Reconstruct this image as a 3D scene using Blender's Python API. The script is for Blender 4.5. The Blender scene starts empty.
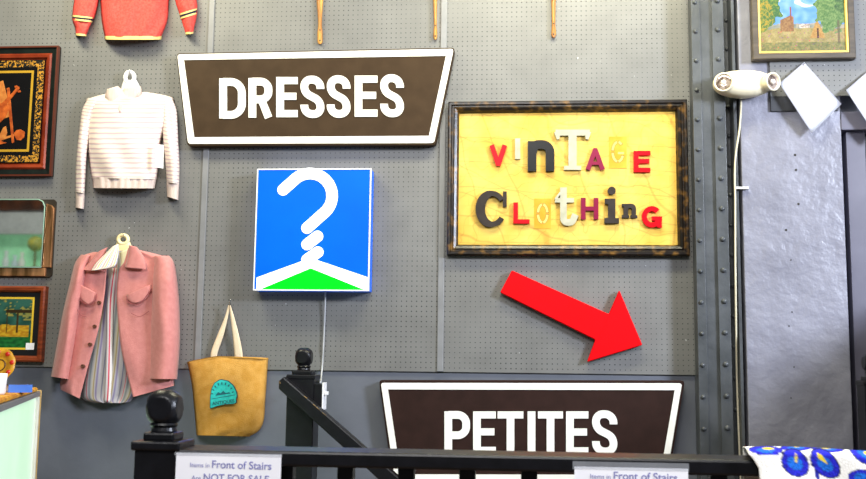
import bpy, bmesh, math, random
from mathutils import Vector, Matrix, noise
random.seed(7)
S = bpy.context.scene
COL = S.collection
PI = math.pi
# ------------------------------------------------------------------ camera
F = 1000.0; ZC = 1.35; CAMY = -5.0
yaw, pit, rol = 0.08572, 0.12484, 0.01211
fw = Vector((-math.sin(yaw)*math.cos(pit), math.cos(yaw)*math.cos(pit), math.sin(pit)))
r0 = Vector((math.cos(yaw), math.sin(yaw), 0)); u0 = r0.cross(fw)
rt = r0*math.cos(rol) + u0*math.sin(rol); up = -r0*math.sin(rol) + u0*math.cos(rol)
cd = bpy.data.cameras.new('camera'); cam = bpy.data.objects.new('camera', cd); COL.objects.link(cam)
M = Matrix((rt, up, -fw)).transposed().to_4x4(); M.translation = Vector((0, CAMY, ZC))
cam.matrix_world = M
cd.sensor_width = 36; cd.lens = 36*F/866; cd.clip_start = .05
cd.dof.use_dof = True; cd.dof.focus_distance = 5.0; cd.dof.aperture_fstop = 7
S.camera = cam

def at(px, py, Y=0.0):
    """point of the plane at depth Y seen at a photo coordinate"""
    d = fw + rt*((px-433)/F) - up*((py-239.5)/F)
    return Vector((0, CAMY, ZC)) + d*((Y-CAMY)/d.y)
PX = 5.0/F        # metres per photo unit on the wall

# ------------------------------------------------------------------ materials
def lin(c):
    return tuple((v/255/12.92 if v/255 <= .04045 else ((v/255+.055)/1.055)**2.4) for v in c)
def node(nt, t, **kw):
    n = nt.nodes.new(t)
    for k, v in kw.items(): setattr(n, k, v)
    return n
MATS = {}
def mat(name, c, rough=.6, c2=None, scale=20, bump=0, bscale=None, metal=0, spec=.4, emit=0, coord='Object', stretch=(1,1,1), contrast=(.35,.65), sheen=0):
    if name in MATS: return MATS[name]
    m = bpy.data.materials.new(name); m.use_nodes = True; nt = m.node_tree
    b = nt.nodes['Principled BSDF']
    b.inputs['Roughness'].default_value = rough; b.inputs['Metallic'].default_value = metal
    b.inputs['Specular IOR Level'].default_value = spec
    if sheen: b.inputs['Sheen Weight'].default_value = sheen
    tc = node(nt, 'ShaderNodeTexCoord'); mp = node(nt, 'ShaderNodeMapping'); mp.inputs['Scale'].default_value = stretch
    nt.links.new(tc.outputs[coord], mp.inputs[0])
    a = lin(c); a2 = lin(c2) if c2 else tuple(v*.88 for v in a)
    nz = node(nt, 'ShaderNodeTexNoise'); nz.inputs['Scale'].default_value = scale; nz.inputs['Detail'].default_value = 5
    nt.links.new(mp.outputs[0], nz.inputs['Vector'])
    cr = node(nt, 'ShaderNodeValToRGB')
    cr.color_ramp.elements[0].position = contrast[0]; cr.color_ramp.elements[1].position = contrast[1]
    cr.color_ramp.elements[0].color = (*a2, 1); cr.color_ramp.elements[1].color = (*a, 1)
    nt.links.new(nz.outputs['Fac'], cr.inputs[0]); nt.links.new(cr.outputs[0], b.inputs['Base Color'])
    if bump:
        n2 = node(nt, 'ShaderNodeTexNoise'); n2.inputs['Scale'].default_value = bscale or scale*3; n2.inputs['Detail'].default_value = 4
        nt.links.new(mp.outputs[0], n2.inputs['Vector'])
        bp = node(nt, 'ShaderNodeBump'); bp.inputs['Strength'].default_value = bump; bp.inputs['Distance'].default_value = .01
        nt.links.new(n2.outputs['Fac'], bp.inputs['Height']); nt.links.new(bp.outputs[0], b.inputs['Normal'])
    if emit:
        nt.links.new(cr.outputs[0], b.inputs['Emission Color']); b.inputs['Emission Strength'].default_value = emit
    MATS[name] = m
    return m

def stripe_mat(name, cols, n, axis, rough=.9, bump=.15, duty=None):
    """repeating stripes along a UV axis; cols = [(pos, rgb)...]"""
    m = bpy.data.materials.new(name); m.use_nodes = True; nt = m.node_tree
    b = nt.nodes['Principled BSDF']; b.inputs['Roughness'].default_value = rough; b.inputs['Specular IOR Level'].default_value = .2
    uv = node(nt, 'ShaderNodeUVMap'); uv.uv_map = 'UVMap'
    sp = node(nt, 'ShaderNodeSeparateXYZ'); nt.links.new(uv.outputs[0], sp.inputs[0])
    nz = node(nt, 'ShaderNodeTexNoise'); nz.inputs['Scale'].default_value = 9
    nt.links.new(uv.outputs[0], nz.inputs['Vector'])
    ma = node(nt, 'ShaderNodeMath', operation='MULTIPLY_ADD'); ma.inputs[1].default_value = .01
    nt.links.new(nz.outputs['Fac'], ma.inputs[0]); nt.links.new(sp.outputs[axis], ma.inputs[2])
    mu = node(nt, 'ShaderNodeMath', operation='MULTIPLY'); mu.inputs[1].default_value = n
    nt.links.new(ma.outputs[0], mu.inputs[0])
    fr = node(nt, 'ShaderNodeMath', operation='FRACT'); nt.links.new(mu.outputs[0], fr.inputs[0])
    cr = node(nt, 'ShaderNodeValToRGB'); cr.color_ramp.interpolation = 'LINEAR' if duty else 'CONSTANT'
    el = cr.color_ramp.elements
    while len(el) < len(cols): el.new(.5)
    for e, (p, c) in zip(el, cols): e.position = p; e.color = (*lin(c), 1)
    nt.links.new(fr.outputs[0], cr.inputs[0]); nt.links.new(cr.outputs[0], b.inputs['Base Color'])
    tc = node(nt, 'ShaderNodeTexCoord'); n2 = node(nt, 'ShaderNodeTexNoise'); n2.inputs['Scale'].default_value = 250
    nt.links.new(tc.outputs['Object'], n2.inputs['Vector'])
    bp = node(nt, 'ShaderNodeBump'); bp.inputs['Strength'].default_value = bump; bp.inputs['Distance'].default_value = .004
    nt.links.new(n2.outputs['Fac'], bp.inputs['Height']); nt.links.new(bp.outputs[0], b.inputs['Normal'])
    return m

def color_mat(name, rough=.6, bump=.1, bscale=150, spec=.3):
    """the pattern of a painted / embroidered surface, stored per corner"""
    m = bpy.data.materials.new(name); m.use_nodes = True; nt = m.node_tree
    b = nt.nodes['Principled BSDF']; b.inputs['Roughness'].default_value = rough; b.inputs['Specular IOR Level'].default_value = spec
    a = node(nt, 'ShaderNodeVertexColor'); a.layer_name = 'pattern'
    nt.links.new(a.outputs[0], b.inputs['Base Color'])
    tc = node(nt, 'ShaderNodeTexCoord'); n2 = node(nt, 'ShaderNodeTexNoise'); n2.inputs['Scale'].default_value = bscale
    nt.links.new(tc.outputs['Object'], n2.inputs['Vector'])
    bp = node(nt, 'ShaderNodeBump'); bp.inputs['Strength'].default_value = bump; bp.inputs['Distance'].default_value = .004
    nt.links.new(n2.outputs['Fac'], bp.inputs['Height']); nt.links.new(bp.outputs[0], b.inputs['Normal'])
    return m

def peg_mat(name, x0, z0):
    m = bpy.data.materials.new(name); m.use_nodes = True; nt = m.node_tree
    b = nt.nodes['Principled BSDF']; b.inputs['Roughness'].default_value = .42; b.inputs['Specular IOR Level'].default_value = .35
    L = nt.links.new
    tc = node(nt, 'ShaderNodeTexCoord'); sp = node(nt, 'ShaderNodeSeparateXYZ'); L(tc.outputs['Object'], sp.inputs[0])
    def cell(i, off):
        a = node(nt, 'ShaderNodeMath', operation='SUBTRACT'); a.inputs[1].default_value = off; L(sp.outputs[i], a.inputs[0])
        s = node(nt, 'ShaderNodeMath', operation='DIVIDE'); s.inputs[1].default_value = .0254; L(a.outputs[0], s.inputs[0])
        f = node(nt, 'ShaderNodeMath', operation='FRACT'); L(s.outputs[0], f.inputs[0])
        c = node(nt, 'ShaderNodeMath', operation='SUBTRACT'); c.inputs[1].default_value = .5; L(f.outputs[0], c.inputs[0])
        p = node(nt, 'ShaderNodeMath', operation='POWER'); p.inputs[1].default_value = 2; 
        ab = node(nt, 'ShaderNodeMath', operation='ABSOLUTE'); L(c.outputs[0], ab.inputs[0]); L(ab.outputs[0], p.inputs[0])
        return p
    ad = node(nt, 'ShaderNodeMath', operation='ADD'); L(cell(0, x0).outputs[0], ad.inputs[0]); L(cell(2, z0).outputs[0], ad.inputs[1])
    sq = node(nt, 'ShaderNodeMath', operation='SQRT'); L(ad.outputs[0], sq.inputs[0])
    # paint clogs some of the holes
    nz = node(nt, 'ShaderNodeTexNoise'); nz.inputs['Scale'].default_value = 2.6; nz.inputs['Detail'].default_value = 6; L(tc.outputs['Object'], nz.inputs['Vector'])
    mr = node(nt, 'ShaderNodeMapRange'); mr.inputs[1].default_value = .38; mr.inputs[2].default_value = .62
    mr.inputs[3].default_value = .085; mr.inputs[4].default_value = .135; L(nz.outputs['Fac'], mr.inputs[0])
    lt = node(nt, 'ShaderNodeMath', operation='LESS_THAN'); L(sq.outputs[0], lt.inputs[0]); L(mr.outputs[0], lt.inputs[1])
    n2 = node(nt, 'ShaderNodeTexNoise'); n2.inputs['Scale'].default_value = 5; n2.inputs['Detail'].default_value = 6; L(tc.outputs['Object'], n2.inputs['Vector'])
    cr = node(nt, 'ShaderNodeValToRGB'); cr.color_ramp.elements[0].color = (*lin(GREY_A), 1); cr.color_ramp.elements[1].color = (*lin(GREY_B), 1)
    cr.color_ramp.elements[0].position = .3; cr.color_ramp.elements[1].position = .7
    L(n2.outputs['Fac'], cr.inputs[0])
    # chips in the paint
    n3 = node(nt, 'ShaderNodeTexNoise'); n3.inputs['Scale'].default_value = 42; n3.inputs['Detail'].default_value = 1; L(tc.outputs['Object'], n3.inputs['Vector'])
    g3 = node(nt, 'ShaderNodeMath', operation='GREATER_THAN'); g3.inputs[1].default_value = .79; L(n3.outputs['Fac'], g3.inputs[0])
    m3 = node(nt, 'ShaderNodeMixRGB'); m3.inputs[2].default_value = (.45, .45, .47, 1); L(g3.outputs[0], m3.inputs[0]); L(cr.outputs[0], m3.inputs[1])
    mx = node(nt, 'ShaderNodeMixRGB'); mx.inputs[2].default_value = (.035, .035, .037, 1); L(lt.outputs[0], mx.inputs[0]); L(m3.outputs[0], mx.inputs[1])
    L(mx.outputs[0], b.inputs['Base Color'])
    return m
GREY_A, GREY_B = (104, 104, 103), (116, 116, 115)

# ------------------------------------------------------------------ objects
def link(name, me, m, parent=None):
    o = bpy.data.objects.new(name, me); COL.objects.link(o)
    for mm in (m if isinstance(m, (list, tuple)) else [m]): me.materials.append(mm)
    if parent:
        o.parent = parent; o.matrix_parent_inverse = Matrix.Translation(-parent.location) if parent.type == 'EMPTY' and not parent.parent else Matrix()
    return o
def obj(name, bm, m, parent=None, smooth=False, fix=True):
    if fix: bmesh.ops.recalc_face_normals(bm, faces=bm.faces)
    me = bpy.data.meshes.new(name); bm.to_mesh(me); bm.free()
    if smooth:
        for p in me.polygons: p.use_smooth = True
    return link(name, me, m, parent)
def tag(o, label=None, cat=None, group=None, kind=None):
    if label: o['label'] = label
    if cat: o['category'] = cat
    if group: o['group'] = group
    if kind: o['kind'] = kind
    return o
def thing(name, label, cat, loc, group=None):
    o = bpy.data.objects.new(name, None); COL.objects.link(o); o.location = loc; o.empty_display_size = .05
    return tag(o, label, cat, group)
def struct(name, bm, m, parent=None, smooth=False):
    o = obj(name, bm, m, parent, smooth); o['kind'] = 'structure'; return o
def part(o, label): o['label'] = label; return o

def box(bm, x0, x1, y0, y1, z0, z1, bev=0):
    r = bmesh.ops.create_cube(bm, size=1)
    for v in r['verts']:
        v.co = Vector(((x0+x1)/2 + v.co.x*(x1-x0), (y0+y1)/2 + v.co.y*(y1-y0), (z0+z1)/2 + v.co.z*(z1-z0)))
    if bev:
        es = list({e for v in r['verts'] for e in v.link_edges})
        bmesh.ops.bevel(bm, geom=es, offset=bev, segments=2, affect='EDGES', profile=.5)
    return bm
def B(x0, x1, y0, y1, z0, z1, bev=0): return box(bmesh.new(), x0, x1, y0, y1, z0, z1, bev)

def prism(bm, pts, Yf, Yb, bev=0):
    """flat outline in photo units at depth Yf, pulled straight back to Yb"""
    fr = [bm.verts.new(at(x, y, Yf)) for x, y in pts]
    bk = [bm.verts.new(Vector((v.co.x, Yb, v.co.z))) for v in fr]
    n = len(pts)
    f = bm.faces.new(fr); bm.faces.new(bk[::-1])
    for i in range(n): bm.faces.new((fr[i], bk[i], bk[(i+1) % n], fr[(i+1) % n]))
    if bev:
        bmesh.ops.recalc_face_normals(bm, faces=bm.faces[:])
        bmesh.ops.bevel(bm, geom=list(f.edges), offset=bev, segments=2, affect='EDGES', profile=.5)
    return bm
def wprism(bm, pts, Yf, Yb, bev=0):
    fr = [bm.verts.new((x, Yf, z)) for x, z in pts]
    bk = [bm.verts.new((x, Yb, z)) for x, z in pts]
    n = len(pts)
    f = bm.faces.new(fr); bm.faces.new(bk[::-1])
    for i in range(n): bm.faces.new((fr[i], bk[i], bk[(i+1) % n], fr[(i+1) % n]))
    if bev:
        bmesh.ops.recalc_face_normals(bm, faces=bm.faces[:])
        bmesh.ops.bevel(bm, geom=list(f.edges), offset=bev, segments=2, affect='EDGES', profile=.5)
    return bm

def round_poly(pts, r, n=5):
    out = []
    N = len(pts)
    for i in range(N):
        p = Vector(pts[i]); a = Vector(pts[i-1]); b = Vector(pts[(i+1) % N])
        rr = min(r, (a-p).length*.45, (b-p).length*.45)
        s = p + (a-p).normalized()*rr; e = p + (b-p).normalized()*rr
        for k in range(n+1):
            t = k/n; out.append(tuple(s*(1-t)**2 + p*2*t*(1-t) + e*t*t))
    return out
def rpath(pts, r, n=7):
    out = [tuple(pts[0])]
    for i in range(1, len(pts)-1):
        p = Vector(pts[i]); a = Vector(pts[i-1]); b = Vector(pts[i+1])
        la, lb = (a-p).length, (b-p).length
        rr = r[i] if isinstance(r, (list, tuple)) else r
        da, db = (a-p).normalized(), (b-p).normalized()
        ang = math.acos(max(-1, min(1, da.dot(db))))
        t = min(rr/max(math.tan(ang/2), 1e-6), la*.5 if i > 1 else la*.98, lb*.5 if i < len(pts)-2 else lb*.98)
        R = t*math.tan(ang/2)
        bis = (da+db)
        if bis.length < 1e-6: out.append(tuple(p)); continue
        c = p + bis.normalized()*math.hypot(R, t)
        v0 = p+da*t-c; v1 = p+db*t-c
        a0 = math.atan2(v0.y, v0.x); a1 = math.atan2(v1.y, v1.x)
        while a1-a0 > PI: a1 -= 2*PI
        while a1-a0 < -PI: a1 += 2*PI
        for k in range(n+1):
            q = a0+(a1-a0)*k/n; out.append((c.x+R*math.cos(q), c.y+R*math.sin(q)))
    out.append(tuple(pts[-1]))
    return out
def arc(cx, cy, rx, ry, a0, a1, n=20):
    return [(cx+rx*math.cos(math.radians(a0+(a1-a0)*k/n)), cy+ry*math.sin(math.radians(a0+(a1-a0)*k/n))) for k in range(n+1)]

def stroke(bm, pts, w, P, Yf, Yb):
    """ribbon of width w along pts (local units), P maps local -> photo units"""
    q = [Vector(pts[0])]; ws = [w[0] if isinstance(w, list) else w]
    for i in range(1, len(pts)):
        if (Vector(pts[i])-q[-1]).length > 1e-4:
            q.append(Vector(pts[i])); ws.append(w[i] if isinstance(w, list) else w)
    n = len(q); Ls, Rs = [], []
    for i in range(n):
        d0 = (q[i]-q[i-1]).normalized() if i else None
        d1 = (q[i+1]-q[i]).normalized() if i < n-1 else None
        d0 = d0 or d1; d1 = d1 or d0
        n0 = Vector((-d0.y, d0.x)); n1 = Vector((-d1.y, d1.x))
        mt = (n0+n1).normalized(); k = 1/max(.4, mt.dot(n0))
        Ls.append(q[i]+mt*ws[i]/2*k); Rs.append(q[i]-mt*ws[i]/2*k)
    def vv(p, Y): 
        x, y = P(p.x, p.y); return at(x, y, Yf) if Y is None else Vector((at(x, y, Yf).x, Y, at(x, y, Yf).z))
    fl = [bm.verts.new(vv(p, None)) for p in Ls]; fr = [bm.verts.new(vv(p, None)) for p in Rs]
    bl = [bm.verts.new(vv(p, Yb)) for p in Ls]; br = [bm.verts.new(vv(p, Yb)) for p in Rs]
    for i in range(n-1):
        bm.faces.new((fl[i], fr[i], fr[i+1], fl[i+1])); bm.faces.new((bl[i], bl[i+1], br[i+1], br[i]))
        bm.faces.new((fl[i], fl[i+1], bl[i+1], bl[i])); bm.faces.new((fr[i], br[i], br[i+1], fr[i+1]))
    bm.faces.new((fl[0], bl[0], br[0], fr[0])); bm.faces.new((fl[-1], fr[-1], br[-1], bl[-1]))

def glyph(ch, W, H, w, h=None):
    """strokes of a letter: list of (points, width) in a W x H box, stem width w"""
    h = h or w
    a = w/2; c = h/2
    bar = lambda x0, y0, x1, y1, ww: ([(x0, y0), (x1, y1)], ww)
    stem = bar(a, 0, a, H, w)
    if ch == 'D': return [stem, (rpath([(a, H-c), (W-a, H-c), (W-a, c), (a, c)], W*.42), w)]
    if ch == 'R': return [stem, (rpath([(a, H-c), (W-a, H-c), (W-a, H*.46), (a, H*.46)], H*.2), w), ([(W*.52, H*.46), (W*.58, H*.40), (W-a*.95, 0)], [w*.9, w*.95, w*1.0])]
    if ch == 'P': return [stem, (rpath([(a, H-c), (W-a, H-c), (W-a, H*.44), (a, H*.44)], H*.2), w)]
    if ch == 'E': return [stem, bar(a, H-c, W, H-c, h), bar(a, c, W, c, h), bar(a, H*.52, W*.94, H*.52, h)]
    if ch == 'L': return [stem, bar(a, c, W, c, h)]
    if ch == 'I': return [bar(W/2, 0, W/2, H, W)]
    if ch == 'T': return [bar(W/2, 0, W/2, H, w), bar(0, H-c, W, H-c, h)]
    if ch == 'H': return [stem, bar(W-a, 0, W-a, H, w), bar(a, H*.5, W-a, H*.5, h)]
    if ch == 'V': return [bar(a, H, W/2, a*.6, w), bar(W-a, H, W/2, a*.6, w), bar(W/2-a*.9, a*.4, W/2+a*.9, a*.4, a*.8)]
    if ch == 'A': return [bar(a*.9, 0, W/2, H-a*.6, w), bar(W-a*.9, 0, W/2, H-a*.6, w), bar(W*.25, H*.3, W*.75, H*.3, h*.8), bar(W/2-a*.8, H-a*.4, W/2+a*.8, H-a*.4, a*.8)]
    if ch == 'S':
        return [(rpath([(W-a, H*.69), (W-a, H-c), (a, H-c), (a, H*.60), (W-a, H*.40), (W-a, c), (a, c), (a, H*.31)], [0]+[W*.5-a*.55]*2+[W*.42]*2+[W*.5-a*.55]*2+[0]), w)]
    if ch == 'G':
        return [(arc(W/2, H/2, W/2-a, H/2-a, 42, 345, 30), w), bar(W*.5, H*.42, W, H*.42, h*.9), bar(W-a, H*.46, W-a, 0, w*.9)]
    if ch == 'C':     # slab roman C
        pts = arc(W*.52, H/2, W*.5-a, H/2-c*.8, 35, 325, 36)
        ws = [h*.75 + (w*1.25-h*.75)*max(0, -math.cos(math.radians(35+290*k/36)))**.8 for k in range(37)]
        return [(pts, ws), bar(W*.93, H*.56, W*.93, H*.98, w*.5)]
    if ch == 'n':     # bold sans n
        return [stem, (rpath([(a, H*.62), (a+w*.3, H-c), (W-a, H-c), (W-a, 0)], [0, W*.2, W*.34, 0]), w)]
    if ch == 'nserif':
        return [bar(W*.25, 0, W*.25, H, w), (rpath([(W*.25, H*.7), (W*.4, H-c), (W*.77, H-c), (W*.77, 0)], [0, W*.15, W*.28, 0]), w),
                bar(0, c*.7, W*.46, c*.7, h*.7), bar(W*.56, c*.7, W, c*.7, h*.7), bar(0, H-c*.7, W*.3, H-c*.7, h*.7)]
    if ch == 'iserif':
        d = W*.5
        return [bar(W/2, 0, W/2, H*.68, w), bar(0, c*.8, W, c*.8, h*.8), bar(W*.03, H*.68-c*.8, W/2, H*.68-c*.8, h*.8),
                (arc(W/2, H-d*.5, d*.28, d*.28, 0, 360, 20), d*.56)]
    if ch == 'Tserif':
        return [bar(W/2, 0, W/2, H, w), bar(0, H-c*.8, W, H-c*.8, h*.8), bar(W*.25, c*.5, W*.75, c*.5, h*.55),
                ([(h*.25, H-h*.3), (h*.35, H*.76)], [h*.9, h*.35]), ([(W-h*.25, H-h*.3), (W-h*.35, H*.76)], [h*.9, h*.35])]
    if ch == 'tserif':
        return [(rpath([(W*.4, H), (W*.4, c*.9), (W*.8, c*.9), (W*.97, H*.28)], [0, W*.3, W*.2, 0]), w), bar(0, H*.66, W*.9, H*.66, h*.75),
                ([(W*.4, H*.98), (W*.02, H*.68)], [h*.25, h*.4])]
    if ch == 'O': return [(arc(W/2, H/2, W/2-a, H/2-a, 0, 360, 30), w)]
def letter(parent, ch, x0, x1, yt, yb, w, m, Yf, Yb, h=None, name='letter', kind=None):
    bm = bmesh.new(); H = yb-yt; W = x1-x0
    for i, (pts, ww) in enumerate(glyph(kind or ch, W, H, w, h)):
        stroke(bm, pts, ww, lambda x, y: (x0+x, yb-y), Yf - i*.00012, Yb)
    return obj(name, bm, m, parent)

def loft(rows, Y0, T, nU=16, nV=24, p=2.4, fold=None, env=None, cap0=True, cap1=True, Yfun=None, prof=None, warp=None, shell=0):
    """closed soft tube: rows of (left x, left y, right x, right y) in photo units lying on depth Y0 and bulging T towards the room"""
    bm = bmesh.new(); uvl = bm.loops.layers.uv.new('UVMap')
    N = len(rows)
    def row(v):
        s = v*(N-1); i = min(int(s), N-2); t = s-i
        g = lambda k: rows[max(0, min(N-1, k))]
        a, b, c, d = g(i-1), g(i), g(i+1), g(i+2)
        return [.5*(2*b[k] + (c[k]-a[k])*t + (2*a[k]-5*b[k]+4*c[k]-d[k])*t*t + (3*b[k]-a[k]-3*c[k]+d[k])*t**3) for k in range(4)]
    rings, uvs = [], []
    for j in range(nV+1):
        v = j/nV; lx, ly, rx, ry = row(v); e = env(v) if env else 1
        y0 = Yfun(v) if Yfun else Y0
        ring, uvr = [], []
        for i in range(nU+1):
            u = i/nU
            s = prof(u) if prof else max(0, 1-abs(2*u-1)**p)**(1/p)
            wx, wy = warp(u, v) if warp else (0, 0)
            dd = T*e*s + (fold(u, v)*min(1, s*1.5) if fold else 0)
            ring.append(bm.verts.new(at(lx+(rx-lx)*u+wx, ly+(ry-ly)*u+wy, y0-.004-max(dd, 0)))); uvr.append((u, v))
        if shell:
            for i in range(nU, -1, -1):
                u = i/nU; a_ = ring[i].co
                ring.append(bm.verts.new(Vector((a_.x, min(a_.y+shell, y0-.0005), a_.z)))); uvr.append((u, v))
        else:
          for i in range(nU-1, 0, -1):
            u = i/nU
            wx, wy = warp(u, v) if warp else (0, 0)
            ring.append(bm.verts.new(at(lx+(rx-lx)*u+wx, ly+(ry-ly)*u+wy, y0+.0008))); uvr.append((u, v))
        rings.append(ring); uvs.append(uvr)
    n = len(rings[0])
    def face(vs, us):
        f = bm.faces.new(vs)
        for l, q in zip(f.loops, us): l[uvl].uv = q
    for j in range(nV):
        for i in range(n):
            k = (i+1) % n
            face((rings[j][i], rings[j+1][i], rings[j+1][k], rings[j][k]), (uvs[j][i], uvs[j+1][i], uvs[j+1][k], uvs[j][k]))
    if cap0: face(rings[0], uvs[0])
    if cap1: face(rings[-1][::-1], uvs[-1][::-1])
    return bm

def tube(pts, r, n=8, closed=False, cap=True):
    """pts: world points"""
    bm = bmesh.new(); P = [Vector(p) for p in pts]; N = len(P); rings = []
    ref = None
    for i in range(N):
        a = P[i-1] if (i or closed) else P[i]; b = P[(i+1) % N] if (i < N-1 or closed) else P[i]
        d = (b-a).normalized()
        if ref is None: ref = d.orthogonal().normalized()
        ref = (ref-d*ref.dot(d)).normalized(); s = d.cross(ref)
        rr = r[i] if isinstance(r, (list, tuple)) else r
        rings.append([bm.verts.new(P[i]+(ref*math.cos(2*PI*k/n)+s*math.sin(2*PI*k/n))*rr) for k in range(n)])
    for i in range(N if closed else N-1):
        A, C = rings[i], rings[(i+1) % N]
        for k in range(n): bm.faces.new((A[k], A[(k+1) % n], C[(k+1) % n], C[k]))
    if cap and not closed: bm.faces.new(rings[0][::-1]); bm.faces.new(rings[-1])
    return bm
def smooth_pts(pts, n=6):
    P = [Vector(p) for p in pts]; out = []
    for i in range(len(P)-1):
        a, b, c, d = P[max(0, i-1)], P[i], P[i+1], P[min(len(P)-1, i+2)]
        for k in range(n):
            t = k/n; out.append(.5*(2*b+(c-a)*t+(2*a-5*b+4*c-d)*t*t+(3*b-a-3*c+d)*t**3))
    return out+[P[-1]]
def lathe(bm, prof, origin, axis=Vector((0, 0, 1)), n=24):
    """prof: (radius, height) along axis from origin"""
    axis = axis.normalized(); e = axis.orthogonal().normalized(); g = axis.cross(e); rings = []
    for r, hgt in prof:
        c = Vector(origin)+axis*hgt
        rings.append([bm.verts.new(c)] if r < 1e-6 else [bm.verts.new(c+(e*math.cos(2*PI*k/n)+g*math.sin(2*PI*k/n))*r) for k in range(n)])
    for A, C in zip(rings, rings[1:]):
        for k in range(n):
            q = [A[k % len(A)], A[(k+1) % len(A)], C[(k+1) % len(C)], C[k % len(C)]]
            u = []
            for v in q:
                if v not in u: u.append(v)
            if len(u) > 2: bm.faces.new(u)
    return bm

def picture(x0, x1, z0, z1, Y, nx, nz, fn, gain=.62):
    """flat painted sheet; fn(u, v) -> sRGB"""
    bm = bmesh.new(); cl = bm.loops.layers.float_color.new('pattern')
    g = [[bm.verts.new((x0+(x1-x0)*i/nx, Y, z0+(z1-z0)*j/nz)) for i in range(nx+1)] for j in range(nz+1)]
    cc = [[(*[q*gain for q in lin(fn(i/nx, j/nz))], 1) for i in range(nx+1)] for j in range(nz+1)]
    for j in range(nz):
        for i in range(nx):
            f = bm.faces.new((g[j][i], g[j][i+1], g[j+1][i+1], g[j+1][i]))
            for l, c in zip(f.loops, (cc[j][i], cc[j][i+1], cc[j+1][i+1], cc[j+1][i])): l[cl] = c
    return bm
def mouldings(x0, x1, z0, z1, prof):
    """mitred picture frame; prof = (inset, Y) from the outer edge inwards"""
    bm = bmesh.new(); R = []
    for d, Y in prof:
        R.append([bm.verts.new(v) for v in ((x0+d, Y, z0+d), (x1-d, Y, z0+d), (x1-d, Y, z1-d), (x0+d, Y, z1-d))])
    for A, C in zip(R, R[1:]):
        for k in range(4): bm.faces.new((A[k], A[(k+1) % 4], C[(k+1) % 4], C[k]))
    return bm
def wr(l, r, t, b, Y):
    mx, my = (l+r)/2, (t+b)/2
    return at(l, my, Y).x, at(r, my, Y).x, at(mx, b, Y).z, at(mx, t, Y).z
def nz3(x, y, s=1, o=0): return noise.noise(Vector((x*s+o, y*s, o*1.7)))
def mixc(a, b, t): t = max(0, min(1, t)); return tuple(p+(q-p)*t for p, q in zip(a, b))

# shared materials
BLACK = mat('black_paint', (17, 17, 21), .34, (11, 11, 14), 30, .06, 60, spec=.32)
WHITE_SIGN = mat('white_letter_paint', (240, 238, 232), .6, (230, 228, 220), 12, spec=.15)
BROWN = mat('brown_sign_board', (62, 47, 32), .6, (55, 41, 27), 14, spec=.12)
DBROWN = mat('dark_brown_sign_board', (46, 29, 25), .6, (40, 25, 21), 14, spec=.12)
GREY_WALL = mat('grey_wall_paint', (100, 104, 114), .5, (92, 96, 105), 4, .12, 18)
GREY_TRIM = mat('grey_trim_paint', (128, 129, 132), .38, (118, 119, 122), 10)
STEEL = mat('grey_painted_steel', (78, 81, 84), .36, (60, 63, 65), 7, .2, 30)
PAPER = mat('white_paper', (244, 244, 248), .6, (238, 238, 244), 8)
CHROME = mat('chrome', (210, 210, 212), .15, metal=1)

# ------------------------------------------------------------------ the setting
FLM = mat('floor_boards', (120, 96, 72), .5, (88, 68, 50), 3, .05, 40, stretch=(1, 12, 1))
bm = B(-7, 6, -8, -2.5, -.1, 0); box(bm, -7, -.93, -2.5, .3, -.1, 0); box(bm, 1.5, 6, -2.5, .3, -.1, 0); box(bm, -1, 1.6, -2.5, .3, -2.1, -2)
struct('floor', bm, FLM)
bm = bmesh.new()
for k in range(9): box(bm, -.93+k*.26, -.93+(k+1)*.26, -2.5, .012, -2, -.19*(k+1), .004)
struct('stairs', bm, mat('stair_tread_wood', (96, 74, 54), .5, (80, 60, 42), 6))
struct('wall_back', B(-7, 6, .012, .25, -2.1, 4.2), GREY_WALL)
zb = at(400, 371.5).z
seams = [at(211, 180).x-1.235, at(204.5, 180).x, at(441.5, 180).x, at(693, 250).x+.02]
zt = 4.0
for i in range(3):
    s = struct('pegboard_panel', B(seams[i]+(.001 if i else -.6), seams[i+1]-.001, 0, .012, zb, zt, .0015), peg_mat('pegboard_%d' % i, seams[i]+.012, zb+.008))
for i in (1, 2):
    struct('trim_%d' % i, B(seams[i]-.012, seams[i]+.019, -.008, 0, zb+.002, zt, .003), GREY_TRIM)
# riveted steel column
X = lambda p, y=200, Y=-.10: at(p, y, Y).x
colm = bpy.data.objects.new('steel_column', None); COL.objects.link(colm); colm.location = (X(715), 0, 0); colm['kind'] = 'structure'
xa, xs, xb, xc, xd, xe, xf = X(694.5), X(703.5), X(715.5), X(727.2), X(735.6), X(738.6), X(742)
obj('base_plate', B(xa+.004, xc, -.10, .012, -2, zt, .001), STEEL, colm)
obj('edge_angle', B(xa, xs, -.112, -.10, -2, zt, .002), STEEL, colm)
obj('edge_angle', B(xb, xc, -.114, -.10, -2, zt, .002), STEEL, colm)
obj('web', B(xc, xe+.02, -.012, .012, -2, zt), STEEL, colm)
obj('flange', B(xd, xe, -.106, -.012, -2, zt, .001), STEEL, colm)
def rivet_bm(x, z, Y, r=.0125):
    return lathe(bmesh.new(), [(r, 0), (r*.97, r*.25), (r*.8, r*.55), (r*.45, r*.8), (0, r*.88)], (x, Y, z), Vector((0, -1, 0)), 12)
zr = at(720, 153).z
for cx, Y, off in ((X(698.6), -.112, -.006), (X(721.3), -.114, 0), (X(730.6, Y=-.012), -.012, .083)):
    for k in range(-9, 9):
        z = zr + off + k*.1495
        if z > .3: obj('rivet', rivet_bm(cx, z, Y, .0115 if Y != -.114 else .0135), STEEL, colm, True)
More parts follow.
